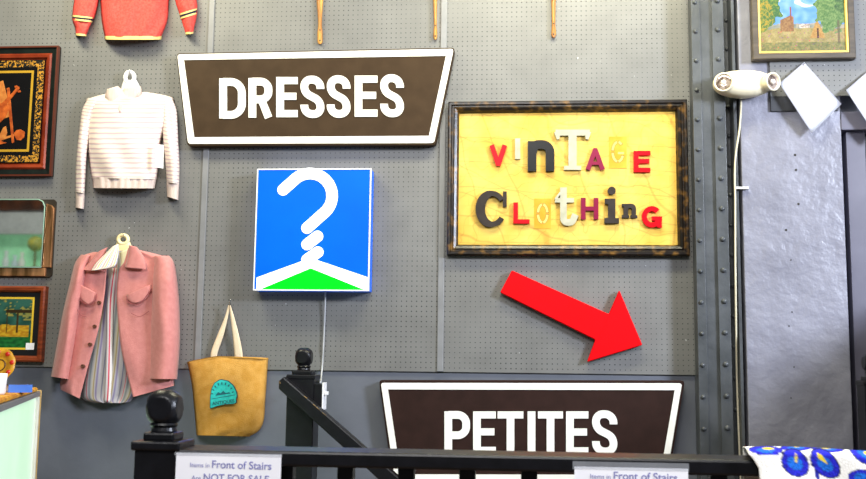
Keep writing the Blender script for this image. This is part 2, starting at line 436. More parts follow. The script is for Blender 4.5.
# concrete pier
CONC = mat('painted_concrete', (130, 130, 142), .36, (116, 116, 128), 5, .9, 14, spec=.4)
xg, xh = X(742.5, 200, -.11), X(844, 200, -.11)
struct('concrete_pier', B(xg, xh, -.11, .012, -2, zt, .004), CONC)
HOLE = mat('dark_plug', (40, 36, 32), .7)
for i, (hx, hy) in enumerate(((795, 155), (796, 170), (798.5, 204), (786, 230), (792, 312), (789, 326), (794, 367), (791, 398), (791, 260))):
    bm = bmesh.new(); lathe(bm, [(0, .0012), (.006 if i < 4 else .0035, .0012), (.006 if i < 4 else .0035, 0)], at(hx, hy, -.1101), Vector((0, -1, 0)), 9)
    o = struct('wall_anchor_hole', bm, HOLE)
# pegboard piece above the pier and the recess to its right
x0p = X(770.5, 90, -.122)
zpr = at(800, 96, -.122).z
struct('pegboard_panel', B(x0p, 2.6, -.122, -.111, zpr, zt), peg_mat('pegboard_right', x0p+.012, zpr+.012))
struct('trim_3', B(x0p-.002, X(838, 105, -.122), -.124, -.111, at(800, 111, -.122).z, zpr, .002), mat('dark_grey_trim', (52, 53, 56), .6))
# door casing at the right
CAS = mat('slate_grey_casing', (92, 90, 104), .4, (84, 82, 96), 8)
dz1, dz2 = at(853, 130.5, -.10).z, at(853, 111.5, -.115).z
struct('doorway_dark_board', B(X(866.5, 200, -.02), 2.1, -.02, .012, 0, dz1), mat('doorway_dark', (20, 18, 22), .6))  # black board stands in for the darkness of the doorway
struct('door_1', B(X(848.5, 200, -.08), X(867.5, 200, -.08), -.08, .012, 0, dz1, .002), CAS)
struct('trim_4', B(X(841, 120, -.115), 2.1, -.115, .012, dz1, dz2, .003), CAS)
struct('shadow_blocker_right', B(1.98, 2.2, -2.4, -.15, 0, 1.80), mat('shadow_blocker_dark', (60, 58, 62), .6))  # unseen partition, added to cast the shadow low on the pier

# ------------------------------------------------------------------ trapezoid signs
def trap_sign(name, label, pts_o, pts_i, pts_edge, letters, board, Yf):
    t = thing(name, label, 'sign', at(pts_o[0][0], pts_o[0][1], 0))
    obj('board', prism(bmesh.new(), round_poly(pts_edge, 4), Yf, -.0085, .004), board, t)
    # the white border as one mitred ring
    bm = bmesh.new(); Yb = Yf-.003
    O = [Vector(p) for p in pts_o]; I = [Vector(p) for p in pts_i]
    ro, ri = round_poly(pts_o, 3), round_poly(pts_i, .25)
    a = [bm.verts.new(at(*p, Yb)) for p in ro]; b = [bm.verts.new(at(*p, Yb)) for p in ri]
    a2 = [bm.verts.new(Vector((v.co.x, Yf, v.co.z))) for v in a]; b2 = [bm.verts.new(Vector((v.co.x, Yf, v.co.z))) for v in b]
    n = len(a)
    for k in range(n):
        j = (k+1) % n
        bm.faces.new((a[k], a[j], b[j], b[k])); bm.faces.new((a[k], a2[k], a2[j], a[j])); bm.faces.new((b[k], b[j], b2[j], b2[k]))
    obj('border', bm, WHITE_SIGN, t)
    for (ch, x0, x1, yt, yb, w) in letters:
        letter(t, ch, x0+.6, x1-.6, yt+.4, yb-.4, w, WHITE_SIGN, Yf-.0045, Yf, w*.92)
    return t
trap_sign('store_sign', 'brown trapezoid sign with white letters DRESSES, at the top of the pegboard',
    [(177.2, 54.4), (453.6, 48.8), (434, 143), (188, 143.8)], [(183.9, 60), (446, 55.8), (428.9, 135.8), (194.2, 137.2)],
    [(176, 53.2), (455, 47.4), (435.3, 145.2), (187, 146)],
    [('D', 218.6, 246.2, 77.9, 118.8, 7.7), ('R', 247.8, 272.8, 77.6, 118, 7.7), ('E', 275.6, 298.2, 76.6, 117.5, 7.7), ('S', 299.8, 324.8, 75.6, 118, 7.7),
     ('S', 326.2, 351, 75.2, 117.8, 7.7), ('E', 354, 378, 75.2, 117, 7.7), ('S', 379.6, 404.4, 74.2, 117.2, 7.7)], BROWN, -.055)
trap_sign('store_sign', 'dark brown trapezoid sign with white letters PETITES, behind the stair railing',
    [(380.8, 382.8), (682, 383.3), (666, 481), (395, 480.5)], [(388, 389.4), (674.8, 390.1), (660.3, 474.8), (400.5, 474.3)],
    [(378.8, 379.9), (685, 380.4), (668, 484), (393, 483.6)],
    [('P', 443.8, 470.6, 411, 454.4, 7.7), ('E', 472.5, 496.4, 411, 454.4, 7.7), ('T', 497, 524, 411, 454.4, 7.7), ('I', 527, 536, 411, 454.6, 9),
     ('T', 537.4, 563.6, 411, 454.6, 7.7), ('E', 565.5, 589, 411, 454.8, 7.7), ('S', 591.5, 618, 410.2, 455.4, 7.7)], DBROWN, -.05)

# ------------------------------------------------------------------ lit hanger sign
t = thing('light_box_sign', 'square lit sign with white clothes hanger shaped like a question mark on blue', 'illuminated sign', at(313, 291, 0))
Yl = -.10
l0, l1, zl0, zl1 = wr(255.4, 370, 168.8, 290.6, Yl)
obj('housing', B(l0, l1, Yl+.004, -.0005, zl0, zl1, .003), mat('blue_acrylic_side', (10, 96, 225), .3, emit=.3, spec=.2), t)
bm = mouldings(l0-.001, l1+.001, zl0-.001, zl1+.001, [(0, Yl+.012), (0, Yl-.003), (.006, Yl-.003), (.006, Yl)])
obj('rim', bm, mat('white_rim', (240, 240, 245), .4), t)
EB = mat('lit_blue_acrylic', (0, 84, 240), .4, (0, 78, 234), 3, emit=.55, spec=.08)
EW = mat('lit_white_acrylic', (245, 246, 250), .4, (240, 242, 248), 3, emit=.6, spec=.08)
EG = mat('lit_green_acrylic', (0, 200, 30), .4, (0, 190, 24), 3, emit=.6, spec=.08)
obj('face_panel', B(l0+.004, l1-.004, Yl, Yl+.004, zl0+.004, zl1-.004), EB, t)
q = lambda x, y: (245+x/3.421, 160+y/3.421)
def cap(pts, w):
    """rounded stroke outline in crop units"""
    P = [Vector(p) for p in pts]; L, R = [], []
    for i, p in enumerate(P):
        d = (P[min(i+1, len(P)-1)]-P[max(i-1, 0)]).normalized(); n = Vector((-d.y, d.x))
        L.append(p+n*w/2); R.append(p-n*w/2)
    d0 = (P[0]-P[1]).normalized(); d1 = (P[-1]-P[-2]).normalized()
    def semi(c, d): 
        a = math.atan2(d.y, d.x); return [Vector((c.x+w/2*math.cos(a+s), c.y+w/2*math.sin(a+s))) for s in [PI/2-PI*k/10 for k in range(1, 10)]]
    out = L+semi(P[-1], d1)+R[::-1]+semi(P[0], d0)
    return [q(v.x, v.y) for v in out]
hook = [(130, 102)] + arc(222, 122, 76, 76, 225, 405, 26) + [(212, 233)]
obj('hook', prism(bmesh.new(), cap(hook, 39), Yl-.0025, Yl), EW, t)
obj('twist', prism(bmesh.new(), cap([(212, 289), (248, 261)], 39), Yl-.0025, Yl), EW, t)
obj('twist', prism(bmesh.new(), cap([(212, 341), (249, 315)], 39), Yl-.0025, Yl), EW, t)
obj('hanger_bar', prism(bmesh.new(), [q(*p) for p in ((40, 402), (200, 344), (226, 338), (254, 345), (422, 402), (422, 444), (408, 444), (225, 370), (48, 444), (38, 444))], Yl-.0022, Yl), EW, t)
obj('green_field', prism(bmesh.new(), [q(*p) for p in ((225, 370), (408, 444), (48, 444))], Yl-.0015, Yl), EG, t)
cord = smooth_pts([at(325.5, 290, -.03), at(325, 310, -.015), at(323.5, 345, -.012), at(321.5, 375, -.03), at(320.5, 382.6, -.35)], 6)
part(obj('power_cord', tube(cord, .0045, 8), mat('grey_cord', (176, 178, 182), .5), t, True), 'grey power cord')

# ------------------------------------------------------------------ framed vintage clothing sign
t = thing('framed_sign', 'framed yellow collage sign spelling VINTAGE CLOTHING in mixed letters', 'sign', at(568, 255, 0))
v0, v1, z0, z1 = wr(447.5, 688.6, 100.3, 255.2, -.045)
GOLDFR = mat('worn_gold_black_frame', (116, 82, 30), .3, (24, 18, 14), 26, .1, 60, contrast=(.5, .74))
obj('frame', mouldings(v0, v1, z0, z1, [(0, -.001), (0, -.040), (.006, -.046), (.016, -.046), (.022, -.038), (.027, -.038), (.034, -.042), (.046, -.036), (.055, -.022), (.055, -.012)]), GOLDFR, t)
# collage paper: yellow with faint drawn lines
m = bpy.data.materials.new('yellow_collage'); m.use_nodes = True; nt = m.node_tree; Lk = nt.links.new
b = nt.nodes['Principled BSDF']; b.inputs['Roughness'].default_value = .45; b.inputs['Specular IOR Level'].default_value = .15
tc = node(nt, 'ShaderNodeTexCoord')
n1 = node(nt, 'ShaderNodeTexNoise'); n1.inputs['Scale'].default_value = 5; n1.inputs['Detail'].default_value = 6; Lk(tc.outputs['Object'], n1.inputs[0])
c1 = node(nt, 'ShaderNodeValToRGB'); c1.color_ramp.elements[0].color = (*lin((214, 168, 66)), 1); c1.color_ramp.elements[1].color = (*lin((224, 192, 100)), 1)
c1.color_ramp.elements[0].position = .3; c1.color_ramp.elements[1].position = .62; Lk(n1.outputs['Fac'], c1.inputs[0])
last = c1.outputs[0]
for sc, dist, rotz, lo, colr in ((1.3, 14, .3, .006, (150, 104, 40)), (1.9, 11, 1.3, .005, (140, 100, 50)), (4.5, 22, 2.2, .010, (160, 116, 50)), (2.4, 2, 1.52, .004, (140, 100, 50))):
    mp = node(nt, 'ShaderNodeMapping'); mp.inputs['Rotation'].default_value = (0, rotz, 0); Lk(tc.outputs['Object'], mp.inputs[0])
    w = node(nt, 'ShaderNodeTexWave'); w.inputs['Scale'].default_value = sc; w.inputs['Distortion'].default_value = dist; w.inputs['Detail'].default_value = 3; w.inputs['Detail Scale'].default_value = .7
    Lk(mp.outputs[0], w.inputs[0])
    lt = node(nt, 'ShaderNodeMapRange'); lt.inputs[1].default_value = 0; lt.inputs[2].default_value = lo*2.2; lt.inputs[3].default_value = .32; lt.inputs[4].default_value = 0; Lk(w.outputs['Fac'], lt.inputs[0])
    mx = node(nt, 'ShaderNodeMixRGB'); mx.inputs[2].default_value = (*lin(colr), 1); Lk(lt.outputs[0], mx.inputs[0]); Lk(last, mx.inputs[1]); last = mx.outputs[0]
# pasted scraps: blocks of slightly other yellow, with edges
br = node(nt, 'ShaderNodeTexBrick'); br.inputs['Scale'].default_value = 5; br.inputs['Mortar Size'].default_value = .004
br.inputs['Color1'].default_value = (1, 1, 1, 1); br.inputs['Color2'].default_value = (.93, .89, .8, 1); br.inputs['Mortar'].default_value = (.86, .78, .62, 1)
mp = node(nt, 'ShaderNodeMapping'); mp.inputs['Rotation'].default_value = (PI/2, 0, 0); Lk(tc.outputs['Object'], mp.inputs[0]); Lk(mp.outputs[0], br.inputs[0])
mx = node(nt, 'ShaderNodeMixRGB', blend_type='MULTIPLY'); mx.inputs[0].default_value = .8; Lk(last, mx.inputs[1]); Lk(br.outputs[0], mx.inputs[2])
Lk(mx.outputs[0], b.inputs['Base Color'])
obj('collage_panel', B(v0+.05, v1-.05, -.014, -.001, z0+.05, z1-.05), m, t)
Yv = -.014
RED = mat('red_enamel', (204, 2, 20), .35, (194, 0, 15), 12, spec=.15); MAG = mat('plum_enamel', (128, 18, 58), .3, spec=.2); CREAM = mat('cream_enamel', (178, 176, 156), .4, (162, 160, 138), 20, spec=.2)
BLK = mat('glossy_black_enamel', (8, 7, 7), .3, (8, 7, 7), spec=.2); CHAR = mat('charcoal_enamel', (54, 47, 44), .5, (46, 40, 37), 20, spec=.15); TAN = mat('tan_stencil_card', (206, 164, 62), .7, (192, 146, 46), 14, spec=.1); TANL = mat('stencil_cutout', (232, 204, 112), .6, spec=.1); OUTL = mat('stencil_outline', (150, 110, 52), .7)
for ch, kind, x0, x1, yt, yb, w, mm, lab, d in (
    ('V', 'V', 489.4, 507.2, 145, 165.8, 4.8, RED, 'red letter V', .018), ('I', 'I', 515, 520.2, 138.3, 159, 5, CREAM, 'narrow cream letter I', .014),
    ('n', 'n', 527.8, 554.4, 141, 171, 8.6, BLK, 'glossy black letter n', .022), ('T', 'Tserif', 555.5, 589.7, 129.6, 169.6, 8.2, CREAM, 'tall cream letter T', .018),
    ('A', 'A', 585.8, 604.8, 148, 169.6, 4.6, MAG, 'plum letter A', .018), ('E', 'E', 633.8, 650.4, 150.8, 172, 4.8, RED, 'red letter E', .018),
    ('C', 'C', 475.8, 507, 190.6, 227, 7.6, CHAR, 'large charcoal letter C', .02), ('L', 'L', 513.4, 529.6, 202.4, 223.4, 4.6, RED, 'red letter L', .018),
    ('t', 'tserif', 555, 576.2, 187.4, 225, 6.6, CREAM, 'cream letter t', .018), ('H', 'H', 581, 598.4, 197.8, 219.3, 4.6, MAG, 'plum letter H', .018),
    ('i', 'iserif', 604.6, 619, 187, 223.2, 7.2, CHAR, 'charcoal letter i', .02), ('n', 'nserif', 622, 637.4, 203.8, 217.8, 4.4, CHAR, 'small charcoal letter n', .016),
    ('G', 'G', 642, 662.1, 206, 227.4, 5, RED, 'red letter G', .018)):
    part(letter(t, ch, x0, x1, yt, yb, w, mm, Yv-d, Yv, w*.9 if kind not in ('n',) else w*.8, kind=kind), lab)
for (x0, x1, yt, yb, ch, g0, g1, gt, gb) in ((609.3, 626.6, 136.6, 168.3, 'G', 611.6, 624.2, 141, 162.5), (534.2, 550.8, 198.5, 228.6, 'O', 537, 548.4, 203.5, 223.5)):
    c = part(obj('stencil_card', prism(bmesh.new(), [(x0, yt), (x1, yt), (x1, yb), (x0, yb)], Yv-.002, Yv), TAN, t), 'tan stencil card of letter %s' % ch)
    bm = bmesh.new(); W, H = g1-g0, gb-gt
    segs = ((100, 172), (188, 262), (278, 335), (50, 82)) if ch == 'G' else ((100, 172), (188, 262), (-82, -8), (8, 82))
    for a0, a1 in segs: stroke(bm, arc(W/2, H/2, W/2-1, H/2-1, a0, a1, 10), 2.2, lambda x, y: (g0+x, gb-y), Yv-.0028, Yv-.0015)
    if ch == 'G': stroke(bm, [(W*.5, H*.44), (W*.98, H*.44)], 2.2, lambda x, y: (g0+x, gb-y), Yv-.0029, Yv-.0015)
    obj('letter', bm, TANL, c)
    bm = bmesh.new()
    for a0, a1 in segs: stroke(bm, arc(W/2, H/2, W/2-1, H/2-1, a0-5, a1+5, 10), 3.2, lambda x, y: (g0+x, gb-y), Yv-.0023, Yv-.0015)
    obj('letter_outline', bm, OUTL, c)

# ------------------------------------------------------------------ red arrow
bm = prism(bmesh.new(), round_poly([(511.8, 270.2), (609, 314), (619.4, 290), (642.6, 345), (587.2, 362), (595.4, 339.8), (500, 292.4)], 1.6, 3), -.042, -.0085, .004)
tag(obj('arrow_sign', bm, mat('red_arrow_paint', (212, 0, 12), .5, (204, 0, 9), 10, spec=.1)), 'thick red arrow pointing down to the right on the pegboard', 'arrow sign')

# ------------------------------------------------------------------ wooden arms at the top edge
ARM = mat('golden_wood', (206, 148, 62), .4, (150, 92, 34), 12, stretch=(3, 3, .6))
for (cx, ye, wd, wt, lab) in ((320, 44, 5.2, 7.5, 'golden wooden bracket arm, leftmost of the three, above the letters DRESSES'), (435.3, 39.5, 3.8, 4.4, 'thin golden bracket arm above the right corner of the DRESSES sign'), (553.6, 37.5, 4.8, 5, 'golden bracket arm above the yellow VINTAGE CLOTHING sign')):
    t = thing('bracket_arm', lab, 'bracket', at(cx, ye, 0), 'golden bracket arms at the top')
    rows = [(cx-wt/2-.5, -55, cx+wt/2-.5, -55), (cx-wt/2-.2, -8, cx+wt/2-.2, -8), (cx-wd*.36, 22, cx+wd*.36, 22), (cx-wd/2, 32, cx+wd/2, 32), (cx-wd/2, ye-2.5, cx+wd/2, ye-2.5), (cx-wd*.25, ye, cx+wd*.25, ye)]
    obj('arm', loft(rows, .0, .022, 8, 30, 3), ARM, t, True)
    for yy in (ye-14, ye-3.5):
        obj('screw', lathe(bmesh.new(), [(.0045, 0), (.004, .002), (0, .003)], at(cx, yy, -.0255), Vector((0, -1, 0)), 10), mat('dark_screw', (44, 34, 26), .4), t)

# ------------------------------------------------------------------ garments
def folds(seed, a=.006, fu=3, fv=2.0):
    return lambda u, v: a*(math.sin(u*fu*PI*2+seed+2*math.sin(v*fv*PI+seed)) + 1.6*nz3(u*4, v*4, 1, seed))
CORAL = mat('coral_knit', (232, 92, 84), .95, (214, 74, 68), 90, .6, 260, spec=.1)
YEL = mat('pale_yellow_trim', (232, 208, 134), .9, bump=.3, bscale=200); NAVY = mat('navy_knit', (24, 26, 52), .95)
DRED = mat('inside_knit', (150, 40, 44), .95)
t = thing('knit_sweater', 'coral red knit sweater with pale yellow hem, cut off by the top edge', 'sweater', at(134, 40, 0))
obj('body', loft([(103, -92, 166, -92), (93, -80, 176, -80), (97, -40, 172, -40), (100, 0, 169, 0), (101.5, 20, 167.5, 20), (104.5, 36.4, 161.5, 36.4)], 0, .085, 26, 30, fold=folds(1, .005), cap1=False), CORAL, t, True)
obj('hem', loft([(104.4, 36, 161.7, 36), (104.2, 38, 161.6, 38), (104.6, 39.6, 161.2, 39.6)], 0, .088, 26, 4, cap0=False, cap1=False), YEL, t, True)
for rows, sd in (([(93, -80, 106, -78), (80, -40, 103, -34), (74, 0, 99, 0), (72.2, 15, 95.5, 15), (72.5, 21, 92, 22), (75, 28, 89.5, 28), (75.6, 33.6, 86.6, 34.6)], 2),
                 ([(163, -78, 176, -80), (168, -34, 188, -40), (175, 0, 196.6, 0), (178, 10, 197.2, 10), (180.5, 17, 196.8, 17), (183.2, 26, 194.6, 26), (185.4, 32.6, 193.4, 32)], 3)):
    s = obj('sleeve', loft(rows, 0, .06, 14, 26, fold=folds(sd, .004, 1), cap1=False), CORAL, t, True)
    L = rows[-1]; obj('cuff', loft([(L[0]-.1, L[1]-.4, L[2]+.1, L[3]-.4), (L[0], L[1]+1.8, L[2], L[3]+1.6)], 0, .062, 14, 3, cap0=False, cap1=False), YEL, s, True)
    A = (rows[3], rows[4])
    if sd == 2: bands = [[(72.0, 16.4, 93.8, 18.6), (72.2, 18.6, 93, 21)]]; yb_ = [[(72, 14.8, 94.2, 17.4), (72, 16.6, 93.8, 18.8)], [(72.3, 18.4, 93, 20.6), (72.5, 20, 92.4, 22.4)]]
    else: bands = [[(179.6, 15, 197.2, 9.6), (180, 17.6, 197.1, 12.2)]]; yb_ = [[(179.3, 13.6, 197.3, 8.2), (179.6, 15.2, 197.2, 9.8)], [(180, 17.4, 197, 12), (180.4, 19, 197, 13.8)]]
    for r in bands: obj('navy_band', loft(r, 0, .066, 14, 2, cap0=False, cap1=False), NAVY, s, True)
    for r in yb_: obj('yellow_band', loft(r, 0, .067, 14, 2, cap0=False, cap1=False), YEL, s, True)

# white striped sweater on its hanger
HANG = mat('white_plastic', (240, 240, 244), .35, (232, 232, 238), 10)
def hanger(name, label, m, cx, cy, rx, ry, w, neck, Yh):
    h = thing(name, label, 'hanger', at(cx, cy+20, 0))
    obj('hook_loop', tube([at(cx+rx*math.cos(a), cy+ry*math.sin(a), Yh) for a in [2*PI*k/28 for k in range(28)]], w*PX/2, 8, True), m, h, True)
    obj('neck', loft(neck, Yh+.008, .012, 10, 14), m, h, True)
    hk = tube(smooth_pts([at(cx, cy-ry-2, 0.006), at(cx, cy-ry-1.4, Yh*.5), at(cx, cy-ry+1, Yh-.012), at(cx, cy-ry-2.6, Yh-.02)], 5), .0026, 6)
    tag(obj('peg_hook', hk, CHROME, None, True), 'small metal peg hook holding the %s' % name.replace('_', ' '), 'hook')
hanger('white_plastic_hanger', 'white plastic hanger inside the pink and white striped sweater', HANG, 129.8, 77.6, 4.4, 5.6, 4.6, [(123.6, 80, 136.6, 80), (121.4, 86, 139.6, 86), (119.5, 93, 142, 93), (118, 97, 143, 97), (116, 100, 145, 100)], -.034)
WST = stripe_mat('pink_grey_stripe_knit', [(0, (232, 221, 210)), (.28, (232, 221, 210)), (.48, (212, 174, 178)), (.60, (178, 166, 180)), (.8, (230, 216, 206))], 25, 1, .95, .3, duty=1)
WSS = stripe_mat('pink_grey_stripe_sleeve_knit', [(0, (232, 221, 210)), (.28, (232, 221, 210)), (.48, (212, 174, 178)), (.60, (178, 166, 180)), (.8, (230, 216, 206))], 25, 1, .95, .3, duty=1)
RIB = mat('cream_rib_knit', (222, 204, 196), .95, (208, 188, 182), 60, .4, 200, stretch=(6, 1, .4))
t = thing('striped_sweater', 'white polo sweater with fine pink and grey stripes on a white hanger', 'sweater', at(124, 192, 0))
obj('body', loft([(110, 92.5, 146, 92), (92, 97.5, 168, 96), (85.5, 101, 174.5, 101), (86, 118, 170, 118), (86.5, 140, 162, 140), (88.5, 160, 159.5, 160), (91.5, 178, 156.8, 179)], -.0005, .095, 30, 40, fold=folds(4, .007, 2.2), env=lambda v: .55+.45*min(1, v*4), cap0=False, cap1=False), WST, t, True)
obj('hem', loft([(91.3, 177, 157, 178), (92.6, 180, 156.2, 181), (93, 188, 154.8, 188.4)], -.0005, .090, 40, 8, fold=lambda u, v: .003*math.sin(u*60)+.005*math.sin(u*17), cap0=False, cap1=False), RIB, t, True)
sl1 = obj('sleeve', loft([(88, 98, 104, 98), (82, 110, 96, 112), (79.5, 128, 91, 130), (77, 150, 87.5, 152), (75.6, 172, 86, 172), (75.4, 192, 84.8, 193)], -.0005, .062, 14, 34, fold=folds(5, .004, 1), cap1=False), WSS, t, True)
obj('cuff', loft([(75.5, 191.5, 85, 192.5), (75.6, 200, 84.6, 201), (75.4, 207.4, 84, 209)], -.0005, .05, 14, 6, cap0=False, cap1=False), RIB, sl1, True)
sl2 = obj('sleeve', loft([(156, 96, 172, 98), (160, 108, 177, 110), (161.5, 125, 178.2, 128), (163, 145, 179, 148), (165.5, 165, 179.6, 166), (166.8, 182, 179.2, 184)], -.0005, .068, 14, 34, fold=folds(6, .004, 1), cap1=False), WSS, t, True)
obj('cuff', loft([(166.6, 181.5, 179.3, 183.5), (166.8, 190, 178.8, 192), (167, 196.5, 178.4, 200)], -.0005, .055, 14, 6, cap0=False, cap1=False), RIB, sl2, True)
part(obj('collar', loft([(107, 89, 118, 86), (105, 97, 124, 92), (108, 104, 127, 98), (116, 110, 124, 106), (119, 112.5, 121, 111.5)], -.07, .03, 10, 14), RIB, t, True), 'left flap of the cream collar')
part(obj('collar', loft([(124, 88, 141, 86.5), (121, 95, 141.5, 92), (119, 102, 138, 97), (118, 108, 131, 102), (118.5, 112, 122, 109)], -.064, .028, 10, 14), RIB, t, True), 'right flap of the cream collar')
part(obj('price_tag', prism(bmesh.new(), [(156, 144), (163.6, 145), (163.2, 168.5), (155, 167)], -.112, -.110), PAPER, t), 'white paper price tag')

# jacket, shirt and hanger
PINK = mat('dusty_pink_cloth', (204, 134, 130), .85, (196, 125, 121), 40, .2, 200, sheen=.2, spec=.15); SEAM = mat('pink_seam', (150, 78, 80), .9); BTN = mat('brown_button', (96, 56, 40), .35)
SHIRT = stripe_mat('multicolour_striped_shirt', [(0, (176, 172, 178)), (.09, (176, 172, 178)), (.13, (104, 108, 136)), (.19, (170, 166, 172)), (.30, (182, 176, 178)), (.335, (196, 70, 92)), (.37, (184, 178, 180)), (.47, (116, 124, 130)), (.56, (168, 166, 166)), (.64, (186, 178, 160)), (.70, (150, 128, 78)), (.75, (182, 178, 180)), (.84, (124, 112, 152)), (.92, (176, 172, 178))], 3.0, 0, .85, .15, duty=1)
hanger('cream_plastic_hanger', 'cream plastic hanger at the neck of the pink jacket', mat('cream_plastic', (240, 226, 180), .35, (232, 214, 160), 10), 123.2, 239.6, 4.8, 4.4, 4.2, [(116.6, 242, 130, 242), (114.6, 248, 132, 248), (115.5, 252, 127, 252), (116, 257, 125, 257)], -.034)
t = thing('striped_shirt', 'multicoloured striped shirt worn under the pink jacket', 'shirt', at(106, 402, 0))
obj('body', loft([(101, 252, 132, 250), (94, 262, 145, 262), (92, 290, 145, 290), (88, 330, 142, 330), (82, 370, 140, 370), (80.5, 392, 136, 392), (84, 400, 131, 401), (95, 403, 126, 403)], 0, .060, 30, 40, fold=folds(8, .006, 2), cap0=False, cap1=False), SHIRT, t, True)
SHC = stripe_mat('pastel_striped_collar', [(0, (244, 240, 232)), (.25, (236, 170, 170)), (.4, (244, 240, 230)), (.6, (222, 206, 130)), (.75, (242, 240, 236)), (.88, (180, 190, 214))], 3, 0, .85)
obj('collar', loft([(113, 246, 118.5, 244), (105, 254, 119, 251), (96, 263, 117.5, 261), (92.5, 268.5, 114, 267), (91.5, 270.5, 101, 269.5)], -.137, .012, 10, 14), SHC, t, True)
obj('collar', loft([(120, 252, 130, 248), (121, 262, 128, 258), (120, 270, 127, 266), (119, 276, 122.5, 274)], -.066, .014, 10, 12), mat('pale_shirt_lining', (238, 232, 196), .8), t, True)
obj('placket', loft([(112, 268, 117, 268), (107, 300, 114, 300), (106, 340, 113, 340), (105, 380, 112, 380), (104, 402, 110.5, 402)], -.063, .010, 6, 24, fold=folds(8, .002, 1)), stripe_mat('placket_stripe', [(0, (214, 210, 214)), (.4, (214, 90, 110)), (.62, (220, 214, 214))], 1, 0), t, True)
t = thing('pink_jacket', 'dusty pink open jacket with brown buttons over a striped shirt', 'jacket', at(118, 400, 0))
jf = folds(9, .005, 1)
PL = lambda u: max(0, 1-(1-u)**3.2)**(1/3.2)
PR = lambda u: max(0, 1-u**3.2)**(1/3.2)
obj('front_panel', loft([(93, 252, 108, 252), (80, 258, 106.5, 262), (79, 275, 106, 275), (76, 300, 103.6, 300), (72, 330, 98, 330), (67, 360, 89.6, 360), (60.5, 381, 82.6, 386), (60.5, 389.5, 79.5, 398.5)], -.004, .098, 20, 40, fold=jf, cap0=False, cap1=False, prof=PL, shell=.004), PINK, t, True)
obj('front_panel', loft([(128, 248, 140, 250), (124, 262, 168, 258), (119, 270, 172, 270), (116.5, 291, 170, 291), (118, 320, 170, 320), (121.5, 351, 171.5, 351), (128, 378, 174, 378), (133, 397, 174.6, 385.5)], -.004, .098, 24, 40, fold=folds(10, .005, 1), cap0=False, cap1=False, prof=PR, shell=.004), PINK, t, True)
s1 = obj('sleeve', loft([(81, 254.6, 92, 255.6), (74.6, 264, 88, 268), (69, 286, 84.5, 289), (63, 311, 80, 315), (57, 342, 75.4, 345), (50.8, 376.4, 69.8, 379.4)], -.002, .140, 16, 40, p=2.2, fold=folds(11, .004, 1), env=lambda v: .75+.25*min(1, v*3), cap1=False), PINK, t, True)
s2 = obj('sleeve', loft([(151, 256, 169, 255.6), (152, 266, 174.5, 264), (150.4, 290, 178, 288), (149, 319, 179.8, 316), (147.6, 350, 179.6, 348), (146.2, 378.6, 177.2, 379.2)], -.002, .155, 16, 40, p=2.2, fold=folds(12, .004, 1), env=lambda v: .72+.28*min(1, v*3), cap1=False), PINK, t, True)
obj('lapel', loft([(99, 251, 108, 247), (92, 260, 104, 258), (84.5, 267.4, 106, 268), (82, 270, 104.5, 271.4)], -.112, .018, 10, 14), PINK, t, True)
obj('lapel', loft([(129, 245, 137, 247), (128, 255, 143, 255), (126, 262, 146.4, 263), (124.6, 267.6, 146.6, 269.4)], -.112, .018, 10, 14), PINK, t, True)
obj('pocket_flap', loft([(77.8, 283, 96.4, 293), (77.6, 290, 95.8, 298), (80, 299, 93.6, 302), (86, 303.6, 89, 304)], -.110, .012, 10, 10), PINK, t, True)
obj('pocket_flap', loft([(126.6, 295, 151, 284), (126.4, 299.6, 151.6, 289), (130, 302.8, 147, 298), (133, 303, 140, 302)], -.112, .012, 10, 10), PINK, t, True)
def wstitch(pts, Y, r=.0022): return tube(smooth_pts([at(x, y, Y) for x, y in pts], 6), r, 6)
obj('seam', wstitch([(77.4, 288), (79.6, 299), (86.8, 304.4), (93.8, 302.6), (96.6, 293.6)], -.1235), SEAM, t)
obj('seam', wstitch([(126.4, 296.4), (127.6, 301.6), (133, 304), (140.6, 302.8), (151.6, 289)], -.1255), SEAM, t)
obj('seam', wstitch([(76.5, 306), (80, 314.5), (87, 317)], -.118, .0014), SEAM, t)
obj('seam', wstitch([(131, 313), (140, 316.5), (149, 311)], -.119, .0014), SEAM, t)
for bx, by in ((100.6, 302.6), (96.2, 326.4), (91.4, 344.4), (84.2, 366.2)):
    bb = obj('button', lathe(bmesh.new(), [(0, .001), (.003, .0015), (.007, .004), (.0095, .0035), (.0095, -.02), (0, -.02)], at(bx-1.6, by, -.120), Vector((0, -1, 0)), 14), BTN, t, True)

# ------------------------------------------------------------------ tote bag
CANV = mat('mustard_canvas', (198, 150, 76), .9, (187, 137, 60), 30, .4, 220, stretch=(1, 1, 1), spec=.15); STRAP = mat('cream_webbing', (240, 220, 188), .9, bump=.3, bscale=250)
t = thing('tote_bag', 'mustard canvas tote bag with teal badge hanging from a peg hook', 'bag', at(226, 436, 0))
def bagfold(u, v):
    c = .012*max(0, 1-abs(u-.31)/.22) if u < .55 else 0
    return c + .004*math.sin(v*7+u*5)+.003*nz3(u*5, v*5)
BW = lambda u, v: (0, -4.6*max(0, 1-abs(u-.36)/.36)**.8*(1-v)**4 if u < .36 else -4.6*max(0, 1-(u-.36)/.64)**.9*(1-v)**4)
obj('bag_body', loft([(187.2, 362.4, 268.2, 358.2), (188.6, 368, 267.8, 364), (191.8, 385, 266.6, 382), (193.8, 405, 265.2, 402), (195.4, 422, 263.8, 420), (196, 431, 259, 430.4), (196.8, 435.4, 249.4, 436.6)], 0, .075, 30, 36, p=2.6, fold=bagfold, env=lambda v: .35+.65*min(1, v*1.8), cap0=False, warp=BW), CANV, t, True)
